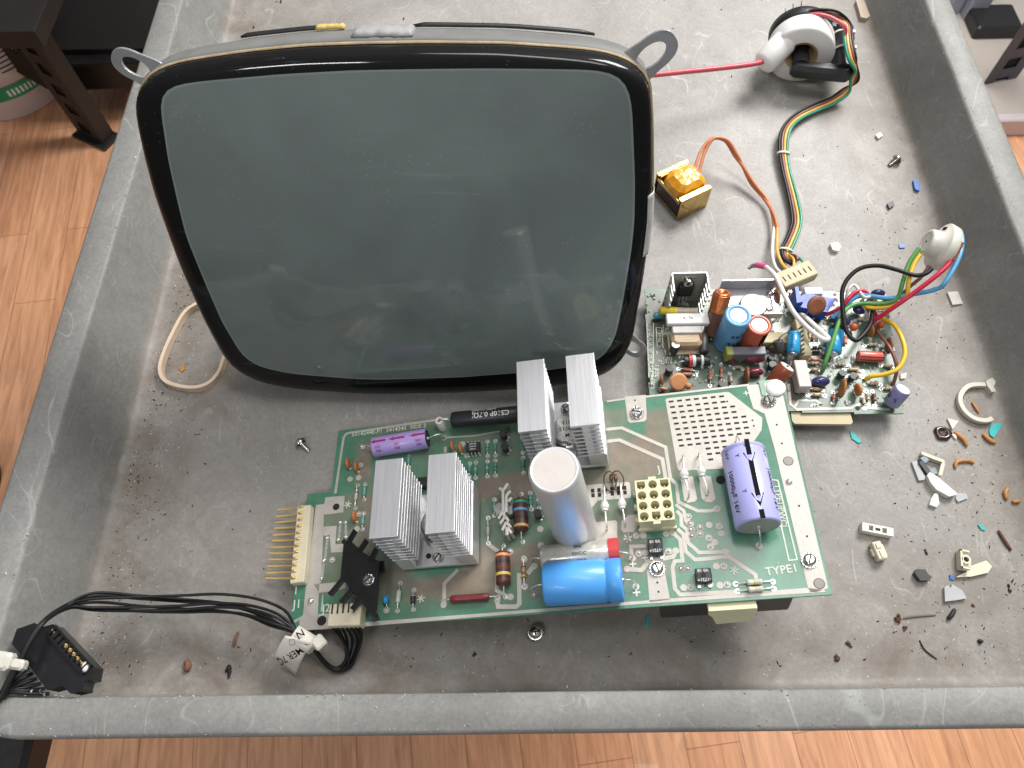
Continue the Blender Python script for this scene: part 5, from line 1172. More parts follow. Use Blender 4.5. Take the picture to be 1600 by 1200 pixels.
wire(b2, 'socket_wire', [(1300, 497, .004), (1322, 476, .010), (1345, 462, .014), (1390, 466, .020), (1425, 460, .026), (1462, 452, .034), (1478, 440, .040), (1497, 405, .046), (1503, 380, .047), (1500, 362, .046), (1489, 358, .043)], .0016, wb, label='blue wire of the tube socket')
wire(b2, 'socket_wire', [(1365, 506, .001), (1376, 525, .006), (1388, 540, .010), (1398, 560, .010), (1401, 580, .007), (1395, 602, .0)], .0012, wn, label='brown wire at the right board edge')
wire(b2, 'socket_wire', [(1380, 470, .012), (1405, 462, .020), (1425, 445, .028), (1440, 432, .034), (1452, 415, .038)], .0012, wn)
wire(b2, 'socket_wire', [(1290, 492, .002), (1312, 482, .009), (1325, 468, .014), (1333, 459, .015), (1347, 454, .015), (1360, 463, .013), (1364, 480, .010), (1371, 498, .004)], .0014, wr, label='short red loop at the back of the board')
wire(b2, 'socket_wire', [(1322, 470, .008), (1326, 452, .013), (1336, 446, .014), (1350, 464, .016), (1365, 462, .016), (1368, 470, .013), (1356, 463, .012), (1348, 468, .012), (1350, 482, .008), (1360, 500, .001)], .0011, ww, label='thin white lacing cord round the wire bundle')
wire(b2, 'socket_wire', [(1335, 462, .013), (1348, 460, .0145), (1358, 467, .013), (1350, 476, .010)], .0013, wb)
# white lead with pink sleeved terminal
wire(b2, 'white_lead', [(1249, 491, .003), (1256, 494, .010), (1272, 508, .016), (1290, 524, .018), (1294, 530, .018), (1284, 529, .018), (1262, 512, .019), (1240, 488, .021), (1225, 460, .024), (1212, 432, .022), (1197, 417, .015)], .0017, ww, label='thick white lead with pink terminal')
a, b_ = Q(1196, 416.5, .0145), Q(1182, 414, .010); mb = MB().use(K('pink_sleeve', (.75, .10, .28), .4)); mb.cyl(a, b_, .0021, n=16); mb.build('pink_sleeve', None, b2)
c_ = Q(1172, 417, .006); mb = MB().use(K('crimp_metal', (.5, .5, .5), .35, metal=.8)); mb.cyl(b_, b_.lerp(c_, .6), .0016, n=12); mb.use(blk); mb.box(c_.lerp(b_, .15), (.0055, .0022, .0012), rot=MX.Rotation(.7, 3, 'Z'), bev=.0003); mb.build('crimp_terminal', None, b2)
# tube socket
sk = K('bone_white_bakelite', (.66, .64, .57), .38, var=.05, coat=.2, scale=40)
cS = Q(1471, 386, .042); ax = V((-.93, .33, .17)).normalized()
ux_ = V((0, .8, .6)); ux_ = (ux_-ax*ux_.dot(ax)).normalized(); vy = ax.cross(ux_)
BS = MX((ux_, vy, ax)).transposed().to_4x4(); BS.translation = cS
so = MB().use(sk); so.M = BS; N = 48
def ov(a, b_, z): return [V((a*math.cos(2*math.pi*k/N), b_*math.sin(2*math.pi*k/N), z)) for k in range(N)]
so.loft([ov(.0135, .0135, -.0050), ov(.0150, .0150, -.0042), ov(.0158, .0155, .0012), ov(.0150, .0148, .0022), ov(.0095, .0095, .0030), ov(.0088, .0088, .0095), ov(.0080, .0080, .0108), ov(.0062, .0062, .0110), ov(.0058, .0058, .0106)], True, True, True)
so.use(hole_m)
so.cyl((0, 0, .0104), (0, 0, .0109), .0007, n=10); so.box((.0118, .001, .0026), (.0022, .0050, .0006)); so.box((-.0135, .006, -.0015), (.0016, .0050, .0022), rot=MX.Rotation(-.4, 3, 'Z'))
so.use(K('copper_contact', (.6, .25, .12), .35, metal=.8)); so.box((-.0010, -.0135, -.0050), (.012, .0014, .0022)); so.build('tube_socket', None, b2)
# what carries the board
MB().use(K('grey_hole', 0)).build if False else None
mb = MB().use(blk)
for x, y in ((.012, .09), (.16, .085), (.012, .02), (.155, .012)): mb.cyl((x, y, -.012), (x, y, -.0016), .003, n=12)
mb.build('support_pin', None, b2)
# ------------------------------------------------------------------ flyback transformer with its wire harness
fc = wp(1252, 88, .027)
FM = basis((.985, -.17, 0), (0, 0, 1)).to_4x4(); FM.translation = fc
fl = thing('flyback_transformer', 'white ring flyback transformer with black ferrite core and long striped wire harness', 'transformer', M=FM)
Ft = Frame(fc, basis((.985, -.17, 0), (0, 0, 1)))
whr = K('white_epoxy', (.80, .78, .76), .35, var=.04, scale=60, coat=.1, sss=.1)
mb = MB().use(whr); N = 56; Rr = .0262
mb.cyl((0, 0, 0), (0, .019, 0), Rr, n=N, cap=False, prof=[(0, .0128), (0, Rr*.93), (.05, Rr*.985), (.12, Rr), (.9, Rr), (1, Rr*.96), (1, .012)])
mb.build('winding_ring', None, fl)
MB().use(blk).cyl((-.001, .019, .001), (-.001, .028, .001), .0255, n=44, prof=[(0, .0245), (.1, .0255), (.9, .0255), (1, .024)]).build('terminal_base', None, fl)
mb = MB().use(tin)
for a in (1.9, 2.15, 2.4): mb.tube([(.022*math.cos(a), .026, .022*math.sin(a)), (.026*math.cos(a), .030, .030*math.sin(a))], .0005, n=5)
mb.build('solder_pins', None, fl)
tn = K('tan_bobbin', (.50, .32, .15), .35, var=.25, scale=60, coat=.5)
MB().use(tn).cyl((0, -.0008, 0), (0, .016, 0), .0128, n=36, cap=False, prof=[(0, .0128), (.02, .0118), (.3, .0085), (1, .0075)]).build('bobbin', None, fl)
fe = K('black_ferrite', (.028, .028, .030), .33, metal=.2, var=.2, scale=70, bump=.1)
mb = MB().use(fe); mb.cyl((0, -.010, -.002), (0, .032, -.002), .0068, n=24)
mb.box((.0165, -.011, -.004), (.048, .012, .0125), bev=.003)
mb.cyl((.034, -.010, -.003), (.034, .036, .001), .0088, n=28); mb.box((.0165, .036, 0), (.048, .012, .0125), bev=.003)
mb.build('ferrite_core', None, fl)
ty = K('natural_cable_tie', (.62, .60, .53), .4, sss=.1)
for yy in (.008, .027):
    mb = MB().use(ty); mb.M = MX.Translation((.034, yy, -.001)); ringp = [V((.0098*math.cos(a), 0, .0098*math.sin(a))) for a in [2*math.pi*k/24 for k in range(24)]]
    mb.ribbon(ringp, .0004, .0022, up=V((0, 1, 0)), closed=True); mb.box((.006, 0, .0075), (.004, .003, .003)); mb.build('cable_tie', None, fl)
# anode boot
A_, B_ = Ft.at(1196, 96, .004), Ft.at(1224, 66, .010)
def loc(px, py, z): return FM.inverted() @ wp(px, py, z)
A_, B_ = loc(1196, 97, .026), loc(1226, 66, .034)
mb = MB().use(whr); d = B_-A_; mb.cyl(A_-d.normalized()*.004, B_+d.normalized()*.006, .0095, n=28, prof=[(0, .005), (.03, .0082), (.12, .0100), (.5, .0104), (.8, .0104), (.93, .0088), (1, .004)]); mb.build('anode_boot', None, fl)
MB().tube(cr([loc(x, y, z) for x, y, z in ((1193, 96, .029), (1170, 101, .031), (1120, 107, .034), (1070, 112, .038), (1020, 117, .044), (985, 118, .048), (955, 125, .050))], 8), .0021, n=10).build('high_voltage_lead', pinkw, fl)
HP = [(1262, 24, .050), (1283, 22, .052), (1308, 26, .050), (1324, 38, .047), (1325, 54, .044), (1327, 72, .042), (1332, 92, .038), (1337, 106, .030), (1335, 124, .020), (1322, 142, .010), (1300, 158, .006), (1275, 168, .005), (1250, 180, .006), (1233, 195, .008), (1225, 213, .008), (1224, 240, .006), (1229, 270, .005), (1237, 300, .005), (1244, 335, .005), (1243, 355, .005), (1234, 378, .006), (1228, 391, .007), (1231, 402, .008), (1243, 410, .010)]
base = [wp(*p) for p in HP]
wno = K('ochre_insulation', (.72, .42, .09), .4, coat=.15, var=.06); wkm = K('maroon_insulation', (.20, .02, .04), .4, coat=.2); wtg = K('teal_green_insulation', (.01, .26, .17), .4, coat=.2)
for k, (m, lb_) in enumerate(((wk, 'black harness wire'), (wn, 'brown harness wire'), (wno, 'ochre yellow harness wire'), (wtg, 'teal green harness wire'))):
    q = []
    for i, p in enumerate(base):
        t = (base[min(i+1, len(base)-1)]-base[max(i-1, 0)]).normalized(); s = V((-t.y, t.x, 0)).normalized()
        if i < 3: s = V((0, .3, .95))
        off = (k-1.5)*.0021
        q.append(FM.inverted() @ (p-s*off*-1*(-1 if i > 8 else 1)*(-1)+V((0, 0, .0006*math.sin(i*1.3+k)))))
    o = MB().tube(cr(q, 6), .00115, n=7).build('harness_wire', m, fl); o['label'] = lb_
MB().tube(cr([loc(*p) for p in ((1255, 26, .050), (1275, 22, .053), (1300, 28, .053), (1320, 42, .050), (1321, 55, .044))], 6), .0014, n=8).build('harness_wire', pinkw, fl)
for i in (15, 21):
    p = base[i]; t = (base[i+1]-base[i-1]).normalized(); mb = MB().use(ty); s = V((-t.y, t.x, 0)).normalized(); q = [FM.inverted() @ (p+s*.0048*math.cos(a)+V((0, 0, .0022*math.sin(a)))) for a in [2*math.pi*k/16 for k in range(16)]]
    mb.ribbon(q, .0007, .0016, up=(FM.inverted().to_3x3() @ t).normalized(), closed=True); mb.build('cable_tie', None, fl)
c0_, c1_, c2_, c3_ = [wp(x, y, .017) for x, y in ((1212, 427), (1266, 404), (1277, 428), (1225, 449))]
cc = (c0_+c1_+c2_+c3_)/4; xx = (c1_-c0_+c2_-c3_).normalized(); wdt = ((c1_-c0_).length+(c2_-c3_).length)/2; dpt = ((c3_-c0_).length+(c2_-c1_).length)/2
cm = basis(xx, (0, 0, 1)).to_4x4(); cm.translation = V((cc.x, cc.y, 0)); cm = FM.inverted() @ cm
mb = MB().use(tanp); mb.M = cm; mb.box((0, 0, .0125), (wdt, dpt, .009), bev=.0006); mb.use(hole_m)
for k in range(6): mb.box((-wdt*.38+k*wdt*.15, -.0005, .0171), (.0007, .0042, .0003))
mb.build('plug_housing', None, fl)
for p, m in (((1238, 400, .010), wkm), ((1250, 408, .012), wtg), ((1232, 411, .012), wno)):
    a = loc(1233, 398, .008); b_ = loc(p[0]+8, p[1]+6, .013); MB().tube(cr([a, a.lerp(b_, .5)+V((.001, 0, .002)), b_], 4), .00095, n=6).build('harness_wire', m, fl)

# ------------------------------------------------------------------ small gold framed transformer
zt = .021
c4 = [wp(x, y, zt) for x, y in ((1029, 271), (1069, 247), (1112, 290), (1067, 320))]
cc = sum(c4, V())/4; cc.z = 0
xx = (c4[2]-c4[1]+c4[3]-c4[0]); xx.z = 0; Lb = xx.length/2; yy = (c4[1]-c4[0]+c4[2]-c4[3]); yy.z = 0; Wb = yy.length/2
TMx = basis(xx, (0, 0, 1)).to_4x4(); TMx.translation = cc
tf = thing('small_transformer', 'small gold framed transformer wrapped in orange tape beside the picture tube', 'transformer', M=TMx)
gf = K('gold_passivated_steel', (.62, .43, .16), .3, metal=.9, var=.25, scale=120, bump=.1)
lam = K('dark_laminations', (.07, .05, .045), .4, metal=.6, var=.4, scale=900, stretch=(.02, .02, 1))
MB().use(lam).box((0, 0, .0085), (Lb-.006, Wb*.96, .013), bev=.0006).build('lamination_core', None, tf)
mb = MB().use(gf)
for s in (-1, 1): mb.box((s*(Lb/2-.0008), 0, .0115), (.0009, Wb, .019)); mb.box((s*(Lb/2-.0024), 0, zt-.0006), (.0032, Wb, .0010)); mb.box((s*(Lb/2-.0046), 0, zt-.003), (.0009, Wb*.92, .005))
mb.box((0, 0, .0014), (Lb, Wb, .001)); mb.box((0, -Wb/2+.0006, .0165), (Lb*.84, .0008, .003))
mb.build('gold_frame', None, tf, bevel=.0002)
ot = K('orange_tape', (.90, .36, .01), .3, var=.2, scale=90, coat=.5, bump=.5, bscale=220)
rng = random.Random(5); mb = MB().use(ot); bx, by = Lb*.72, Wb*1.0; rings = []
for z, s in ((.008, 1.0), (.017, 1.0), (.022, .92), (.0255, .62), (.0262, .30)):
    r = []
    for k in range(16):
        a = 2*math.pi*(k+.5)/16; q = max(abs(math.cos(a)), abs(math.sin(a))); r.append(V((bx/2*s*math.cos(a)/q+rng.uniform(-.0006, .0006)*(z > .01), by/2*s*math.sin(a)/q+.0012+rng.uniform(-.0006, .0006)*(z > .01), z+rng.uniform(-.0005, .0005))))
    rings.append(r)
mb.loft(rings, True, True, False); mb.build('tape_wrap', None, tf)
ti = TMx.inverted()
p = ti @ wp(1070, 323, .012); mb = MB().use(gf); mb.M = MX.Translation(p) @ MX.Rotation(-.9, 4, 'X') @ MX.Rotation(.5, 4, 'Y')
mb.loft([[V((r*math.cos(a)*.0042, r*math.sin(a)*.0042*1.25, z)) for a in [2*math.pi*k/24 for k in range(24)]] for r, z in ((.5, 0), (1, 0), (1, .0008), (.5, .0008), (.5, 0))], smooth=False); mb.box((0, .005, 0), (.0035, .006, .0008)); mb.build('mounting_lug', None, tf)
cw_ = K('copper_orange_insulation', (.58, .20, .08), .4, var=.08, coat=.15)
for i, (st_, en) in enumerate((([(1084, 268, .020), (1089, 252, .022), (1097, 233, .024), (1112, 217, .026)], [(1207, 380, .008), (1207, 400, .010), (1212, 418, .012), (1222, 428, .014)]), ([(1092, 272, .018), (1096, 254, .021), (1103, 234, .024), (1116, 216, .028)], [(1214, 378, .007), (1215, 395, .009), (1222, 412, .011), (1232, 422, .014)]))):
    mid = [(1135, 220, .024), (1150, 243, .018), (1162, 262, .012), (1177, 288, .007), (1197, 312, .005), (1208, 335, .006), (1212, 355, .007)]
    w_ = .0017 if i else -.0017
    q = [wp(*p) for p in st_]+[wp(x+w_*1500*math.sin(k*1.15+1), y, z+.0012*math.cos(k*1.1)*(1 if i else -1)) for k, (x, y, z) in enumerate(mid)]
    qm = [ti @ p for p in q]; MB().tube(cr(qm, 6), .0013, n=7).build('lead_wire', cw_, tf)
    q2 = [q[-1]]+[wp(*p) for p in en]; MB().tube(cr([ti @ p for p in q2], 6), .0012, n=7).build('lead_wire', ww if not i else wno, tf)

# ------------------------------------------------------------------ rubber band
RB = [(330, 470), (307, 478), (289, 492), (272, 522), (257, 556), (252, 580), (260, 597), (285, 606), (310, 607), (330, 599), (344, 582), (352, 560), (366, 540), (380, 505), (362, 478)]
p = cr([wp(x, y, .0028) for x, y in RB], 5, closed=True)
MB().ribbon(p, .0024, .0056, closed=True).build('rubber_band', K('tan_rubber', (.66, .52, .39), .55, var=.06, sss=.1), label='wide tan rubber band loop under the left edge of the picture tube', category='rubber band')

# ------------------------------------------------------------------ black power lead: plug block, seven wires, paper flag, cable ties
pc = thing('power_harness', 'black wire harness with large black connector and white paper tag', 'cable', loc=(0, 0, 0))
dkp = K('glossy_black_plastic', (.008, .008, .010), .32, var=.3, coat=.2)
zc_ = .052
def wl(L, z, dx=0, dy=0): return [tuple(wp(x+dx, y+dy, z)[:2]) for x, y in L]
mb = MB().use(dkp)
mb.prism(wl([(62, 992), (70, 985), (92, 979), (156, 1046), (152, 1066), (141, 1069), (138, 1084), (119, 1088), (107, 1076), (83, 1083), (30, 1012)], zc_, -9, -4), zc_-.010, zc_)
mb.prism(wl([(30, 985), (58, 975), (78, 990), (35, 1022), (22, 1008)], zc_-.004, -4, -2), zc_-.010, zc_-.004)
cb_ = mb.build('plug_body', None, pc, bevel=.0008)
mb = MB().use(hole_m); a, b_ = wp(82, 984, zc_), wp(139, 1047, zc_); dd = (b_-a); sd = V((-dd.y, dd.x, 0)).normalized()
mb.ribbon([a+V((0, 0, .0003)), b_+V((0, 0, .0003))], .0042, .0006); mb.use(dkp)
mb.ribbon([a+sd*.0026+V((0, 0, .001)), b_+sd*.0026+V((0, 0, .001))], .0010, .0022); mb.ribbon([a-sd*.0026+V((0, 0, .001)), b_-sd*.0026+V((0, 0, .001))], .0010, .0022)
for k in range(9): p = a.lerp(b_, (k+.5)/9.2); mb.box((p.x, p.y, zc_+.0014), (.0044, .0008, .002), rot=MX.Rotation(math.atan2(dd.y, dd.x)+math.pi/2, 3, 'Z'))
mb.use(gold)
for t in (.04, .40, .51, .61, .71, .81): p = a.lerp(b_, t); mb.cyl((p.x, p.y, zc_+.0004), (p.x+.0006, p.y+.0004, zc_+.0024), .0015, .0003, n=4)
mb.use(whr); p = a.lerp(b_, .92); mb.ball((p.x, p.y, zc_+.0005), .0024, sc=(.8, 1.2, .7)); mb.build('contacts', None, pc)
route = [(2, 1090, .056), (12, 1068, .058), (30, 1035, .060), (48, 1000, .060), (72, 968, .056), (108, 947, .040), (150, 942, .032), (215, 944, .026), (285, 945, .022), (340, 945, .022), (390, 952, .024), (430, 968, .026), (462, 986, .026), (478, 1000, .024), (492, 1016, .018), (508, 1036, .008), (525, 1046, .004), (543, 1038, .003), (550, 1015, .006), (549, 995, .012)]
rng = random.Random(4)
ends = [J2C+J2X*(k-3)*.0026 for k in range(7)]
for k in range(7):
    q = []; n_ = len(route)
    for i, (x, y, z) in enumerate(route):
        sp = .0009 if i < 5 or 12 <= i <= 16 else .0011+(.0032 if 5 < i < 12 else .0012)
        if k >= 5 and 5 < i < 12: sp *= 2.2
        ph = k*.9; ox = math.sin(ph+i*.35)*sp; oz = math.cos(ph+i*.35)*sp*.8
        yo = 0
        if 5 < i < 12: yo = (k-2.5)*1.0+(14+(k-5)*8)*math.sin((i-5)/7*math.pi)*(k >= 4)*.55
        p = wp(x, y+yo, z); t = (wp(*route[min(i+1, n_-1)])-wp(*route[max(i-1, 0)])).normalized(); s = V((-t.y, t.x, 0))
        q.append(p+s*ox+V((0, 0, oz)))
    q[-2] += J2X*(k-3)*.0009; q[-1] += J2X*(k-3)*.0019; q.append(ends[k])
    MB().tube(cr(q, 6), .00085, n=7).build('black_wire', wk, pc)
for k in range(7):                                  # wires into the back of the plug
    a = wp(38+k*6.5, 1036+k*8, .046); b_ = wp(8+k*1.2, 1074+k*1.4, .052); MB().tube(cr([a, a.lerp(b_, .5)+V((0, 0, .0015*math.sin(k))), b_, wp(-12, 1096+k, .054)], 5), .0009, n=7).build('black_wire', wk, pc)
mb = MB().use(ty); c = wp(10, 1034, .061); mb.M = M4(MX.Rotation(-.15, 3, 'Z'), c); mb.box((-.004, 0, 0), (.015, .009, .007), bev=.0015); mb.box((.0065, -.0005, -.001), (.007, .0052, .006), bev=.0012); mb.build('cable_tie', None, pc)
MB().tube(cr([wp(26, 1034, .060), wp(34, 1040, .058), wp(42, 1046, .053)], 4), .0006, n=6).build('green_wire', wtg, pc)
mb = MB().use(ty); c = wp(499, 1004, .0255); mb.M = M4(MX.Rotation(.75, 3, 'Z'), c); mb.box((0, 0, 0), (.0068, .0072, .0058), bev=.001)
mb.M = M4(MX.Rotation(-.85, 3, 'Z'), wp(488, 1010, .022)); N = 20; mb.loft([[V((x, .0042*math.cos(2*math.pi*j/N), .0042*math.sin(2*math.pi*j/N))) for j in range(N)] for x in (-.0016, .0016)], True, True); mb.build('cable_tie', None, pc)
# paper flag: a sleeve round the wires and a tail hanging towards the tray
pap = K('white_paper', (.74, .70, .64), .7, var=.05, scale=30)
mb = MB().use(pap); ca, cb2 = wp(459, 990, .026), wp(488, 1008, .023); dd = (cb2-ca).normalized(); u = V((-dd.y, dd.x, 0)).normalized(); w = dd.cross(u)
N = 22; mb.loft([[q+(u*math.cos(2*math.pi*j/N)+w*math.sin(2*math.pi*j/N))*.0049 for j in range(N)] for q in (ca, ca.lerp(cb2, .5), cb2)])
TA, TB, TC, TD = wp(446, 993, .0300), wp(487, 1003, .0300), wp(461, 1055, .004), wp(430, 1029, .012)
def tag_pt(u, v, lift=0.0):                         # u across (left to right), v down the flag
    p = (TA*(1-u)+TB*u)*(1-v)+(TD*(1-u)+TC*u)*v; return p+V((0, 0, .0022*math.sin(v*3.0)+.0012*math.sin(u*3.1+v*2)+lift))
mb.loft([[tag_pt(i/8, j/10) for i in range(9)] for j in range(11)], closed=False)
fo = mb.build('paper_tag', None, pc); so_ = fo.modifiers.new('thickness', 'SOLIDIFY'); so_.thickness = .0003; so_.offset = 0
mb = MB().use(ink)
def tag_text(s_, size, u0, v0, du, dv, n_lift=.0004):  # text laid along the direction (du, dv) of the flag
    cu = MB(); cu.text(s_, size, MX.Identity(4), align='LEFT')
    W_ = (TB-TA).length; H_ = (TD-TA).length
    vs = []
    for x, y, _ in cu.v:
        uu = u0+(x*du+y*dv)/W_; vv = v0+(x*dv-y*du)/H_; vs.append(tag_pt(uu, vv, n_lift))
    mb.add(vs, cu.f)
tag_text('UMER 7C', .0058, .98, .10, -.50, .866)
tag_text('3/1', .0026, .18, .86, -.5, .866)
mb.text('N', .0058, M4(MX.Rotation(math.radians(215), 3, 'Z'), wp(469, 990, .0318)))
mb.build('tag_lettering', None, pc)
mb = MB().use(K('blue_pen', (.08, .10, .45), .6)); mb.tube([tag_pt(u, v, .0004) for u, v in ((.25, .12), (.42, .05), (.52, .22), (.38, .30), (.25, .12))], .00014, n=4); mb.build('pen_mark', None, pc)

# ------------------------------------------------------------------ screws and scraps lying in the tray
def scrap(name, L, h, m, label, cat, group=None, bev=.0002, z0=.0002, tilt=0):
    pts_ = [wp(x, y, z0) for x, y in L]; c = sum(pts_, V())/len(pts_); poly = [(p.x-c.x, p.y-c.y) for p in pts_]
    o = MB().use(m).prism(poly, 0, h).build(name, None, None, bevel=bev, label=label, category=cat)
    o.location = (c.x, c.y, z0); o.rotation_euler = (tilt, tilt*.7, 0)
    if group: o['group'] = group
    return o
def noodle(name, L, r, m, label, cat, group=None, taper=True):
    p = [wp(x, y, z) for x, y, z in L]; c = p[0].copy(); c.z = 0; q = cr([a-c for a in p], 5)
    rr_ = [r*(1-.35*abs(2*i/(len(q)-1)-1)**3) if taper else r for i in range(len(q))]
    o = MB().tube(q, rr_, n=8).build(name, m, None, label=label, category=cat); o.location = c
    if group: o['group'] = group
    return o
iv = K('cream_scrap_plastic', (.66, .61, .47), .45, var=.06); wh_ = K('offwhite_scrap_plastic', (.70, .69, .64), .42, var=.05); aq = K('turquoise_plastic', (.02, .42, .40), .45); am = K('amber_rubber', (.45, .20, .055), .5, var=.15); gy = K('light_grey_scrap', (.40, .41, .42), .5, var=.08); dg = K('dark_grey_scrap', (.05, .05, .052), .5, var=.2); bu = K('blue_scrap', (.03, .15, .45), .45)
g_ = 'broken plastic and rubber scraps in the tray'
sc = [('plastic_scrap', [Z for Z in ((1479, 655), (1496, 659), (1487, 672))], .0014, iv, 'cream triangular chip touching the dark stained lump', 'plastic scrap'),
      ('plastic_scrap', [(1486, 680), (1494, 676), (1493, 688)], .0012, iv, 'tiny cream triangular chip under the larger triangular one', 'plastic scrap'),
      ('plastic_scrap', [(1545, 674), (1547, 666), (1556, 661.5), (1566, 663), (1552, 684.5), (1546, 680)], .0008, aq, 'turquoise half-moon plastic piece near the right tray wall', 'plastic scrap'),
      ('plastic_scrap', [(1327, 674), (1334, 677), (1346, 691), (1341, 693), (1331, 686)], .0008, aq, 'turquoise sliver just below the near right corner of the olive board', 'plastic scrap'),
      ('plastic_scrap', [(1527, 820), (1536, 821), (1539, 829), (1533, 828)], .0007, aq, 'small turquoise fleck right of the cream connector with a round hole', 'plastic scrap'),
      ('plastic_scrap', [(1007, 979), (1011, 964), (1016, 963), (1013, 976), (1010, 981)], .0008, aq, 'turquoise sliver in front of the large green board', 'plastic scrap'),
      ('plastic_scrap', [(1423, 723), (1430, 721), (1444, 746), (1443, 751), (1434, 752)], .0016, gy, 'pale grey strip leaning on the black clip pieces', 'plastic scrap'),
      ('plastic_scrap', [(1444, 746), (1448, 741), (1462, 750), (1488, 772), (1490, 776), (1478, 779), (1458, 768), (1449, 757)], .0042, wh_, 'long curved white plastic wedge among the right-hand scraps', 'plastic scrap'),
      ('plastic_scrap', [(1452, 782), (1458, 772), (1463, 773), (1465, 788), (1461, 794), (1450, 790)], .0022, wh_, 'small rounded white chip below the curved white wedge', 'plastic scrap'),
      ('plastic_scrap', [(1493, 771), (1508, 772), (1511, 779), (1496, 785), (1492, 780)], .0012, K('clear_grey_scrap', (.42, .44, .45), .3, coat=.3), 'translucent grey flake right of the curved white wedge', 'plastic scrap'),
      ('plastic_scrap', [(1473, 919), (1478, 915), (1483, 920), (1485, 914), (1500, 923), (1508, 936), (1490, 939), (1474, 941)], .0022, gy, 'ribbed light grey plastic flake', 'plastic scrap'),
      ('plastic_scrap', [(1491, 903), (1508, 894), (1516, 885), (1538, 877), (1547, 886), (1541, 896), (1515, 902)], .0022, iv, 'long pointed cream shard beside the connector with a round hole', 'plastic scrap'),
      ('plastic_scrap', [(1425, 897), (1429, 891), (1442, 892), (1446, 899), (1452, 903), (1448, 909), (1434, 909)], .0035, dg, 'lumpy dark grey plastic fragment', 'plastic scrap'),
      ('plastic_scrap', [(1483, 898), (1487, 901), (1492, 903), (1489, 907), (1484, 905)], .0008, bu, 'blue chip at the tip of the pointed cream shard', 'plastic scrap'),
      ('plastic_scrap', [(1425, 284), (1431, 283), (1437, 297), (1434, 301), (1428, 298)], .0022, bu, 'dark blue chip near the right tray wall', 'plastic scrap'),
      ('plastic_scrap', [(1404, 382), (1412, 383), (1414, 388), (1405, 388)], .0008, bu, 'flat blue fleck left of the tube socket', 'plastic scrap'),
      ('plastic_scrap', [(1295, 384), (1307, 382), (1312, 388), (1308, 396), (1299, 394)], .0030, iv, 'cream angular chip between the wire plug and the tube socket', 'plastic scrap'),
      ('plastic_scrap', [(1479, 458), (1495, 457), (1503, 476), (1487, 478)], .0015, K('dirty_white_scrap', (.52, .50, .47), .6, var=.15), 'dirty white flat tab below the tube socket', 'plastic scrap'),
      ('plastic_scrap', [(1335, 5), (1346, 1), (1357, 30), (1352, 34), (1343, 32)], .0035, K('tan_scrap', (.47, .38, .30), .6, var=.12), 'tan stick-like block at the far right of the tray', 'plastic scrap'),
      ('plastic_scrap', [(1406, 586), (1416, 583), (1414, 592), (1406, 593)], .0012, iv, 'cream chip right of the leaning lavender capacitor', 'plastic scrap'),
      ('plastic_scrap', [(1367, 213), (1374, 209), (1378, 214), (1371, 219)], .0018, iv, 'tiny cream crumb above the wound screw at right', 'plastic scrap'),
      ('plastic_scrap', [(1385, 320), (1394, 316), (1396, 323), (1388, 328)], .0020, dg, 'black crumb below the dark blue chip', 'plastic scrap'),
      ('plastic_scrap', [(280, 575), (287, 569), (290, 577), (284, 582)], .0008, am, 'small orange flake inside the rubber band', 'plastic scrap')]
for n_, L, h, m, lb_, ct in sc: scrap(n_, L, h, m, lb_, ct, g_)
am_ = [([(1491, 675, .001), (1498, 680, .0015), (1506, 687, .0015), (1511, 697, .001)], .0014, 'bent amber rubber strip beside the cream triangular chips'), ([(1493, 731, .001), (1494, 723, .0012), (1502, 720, .0012), (1515, 720, .0012), (1522, 724, .001)], .0013, 'hook shaped amber rubber strip right of the cream frame piece'),
       ([(1536, 678, .001), (1541, 683, .0014), (1548, 689, .0012), (1556, 692, .001)], .0013, 'splayed amber rubber strip under the turquoise half-moon'), ([(1575, 763, .001), (1571, 770, .0014), (1573, 780, .001)], .0014, 'short curled amber strip near the lower right wall'), ([(1582, 784, .001), (1594, 783, .0014)], .0013, 'stubby amber crumb against the lower right wall'), ([(1519, 628, .0008), (1524, 636, .001), (1530, 645, .0008)], .0008, 'thin orange shred inside the broken white ring')]
for L, r, lb_ in am_: noodle('rubber_scrap', L, r, am, lb_, 'rubber scrap', g_)
# broken white clip ring
mb = MB().use(K('aged_nylon', (.54, .52, .44), .45, var=.08, sss=.1)); RG = [(1538, 602), (1525, 602), (1513, 604), (1504, 611), (1499, 621), (1500, 632), (1507, 644), (1518, 653), (1530, 657.5), (1541, 658), (1549, 655)]
mb.ribbon(cr([wp(x, y, .0022) for x, y in RG], 5), .0032, .0036); mb.prism([tuple(wp(x, y, 0)[:2]) for x, y in ((1535, 600), (1540, 597), (1545, 595), (1550, 601), (1547, 609), (1551, 616), (1544, 617), (1537, 607))], .0004, .0045)
mb.build('broken_clip_ring', None, None, bevel=.0004, label='broken open ring of yellowed nylon near the right tray wall', category='clip')
# dark stained lump
q = wp(1473, 677, .001); mb = MB().use(K('dark_resin', (.035, .012, .010), .25, coat=.5, var=.4)); mb.loft([[V((q.x+r*math.cos(a)*(1+.12*math.sin(3*a+z*900)), q.y+r*math.sin(a)*(1+.1*math.cos(2*a)), z)) for a in [2*math.pi*k/22 for k in range(22)]] for r, z in ((.0050, 0.0002), (.0056, .0012), (.0046, .0024), (.0030, .0022), (.0018, .0010))], True, True)
mb.build('resin_lump', None, None, label='glossy dark brown resin lump beside cream triangular chips', category='resin lump')
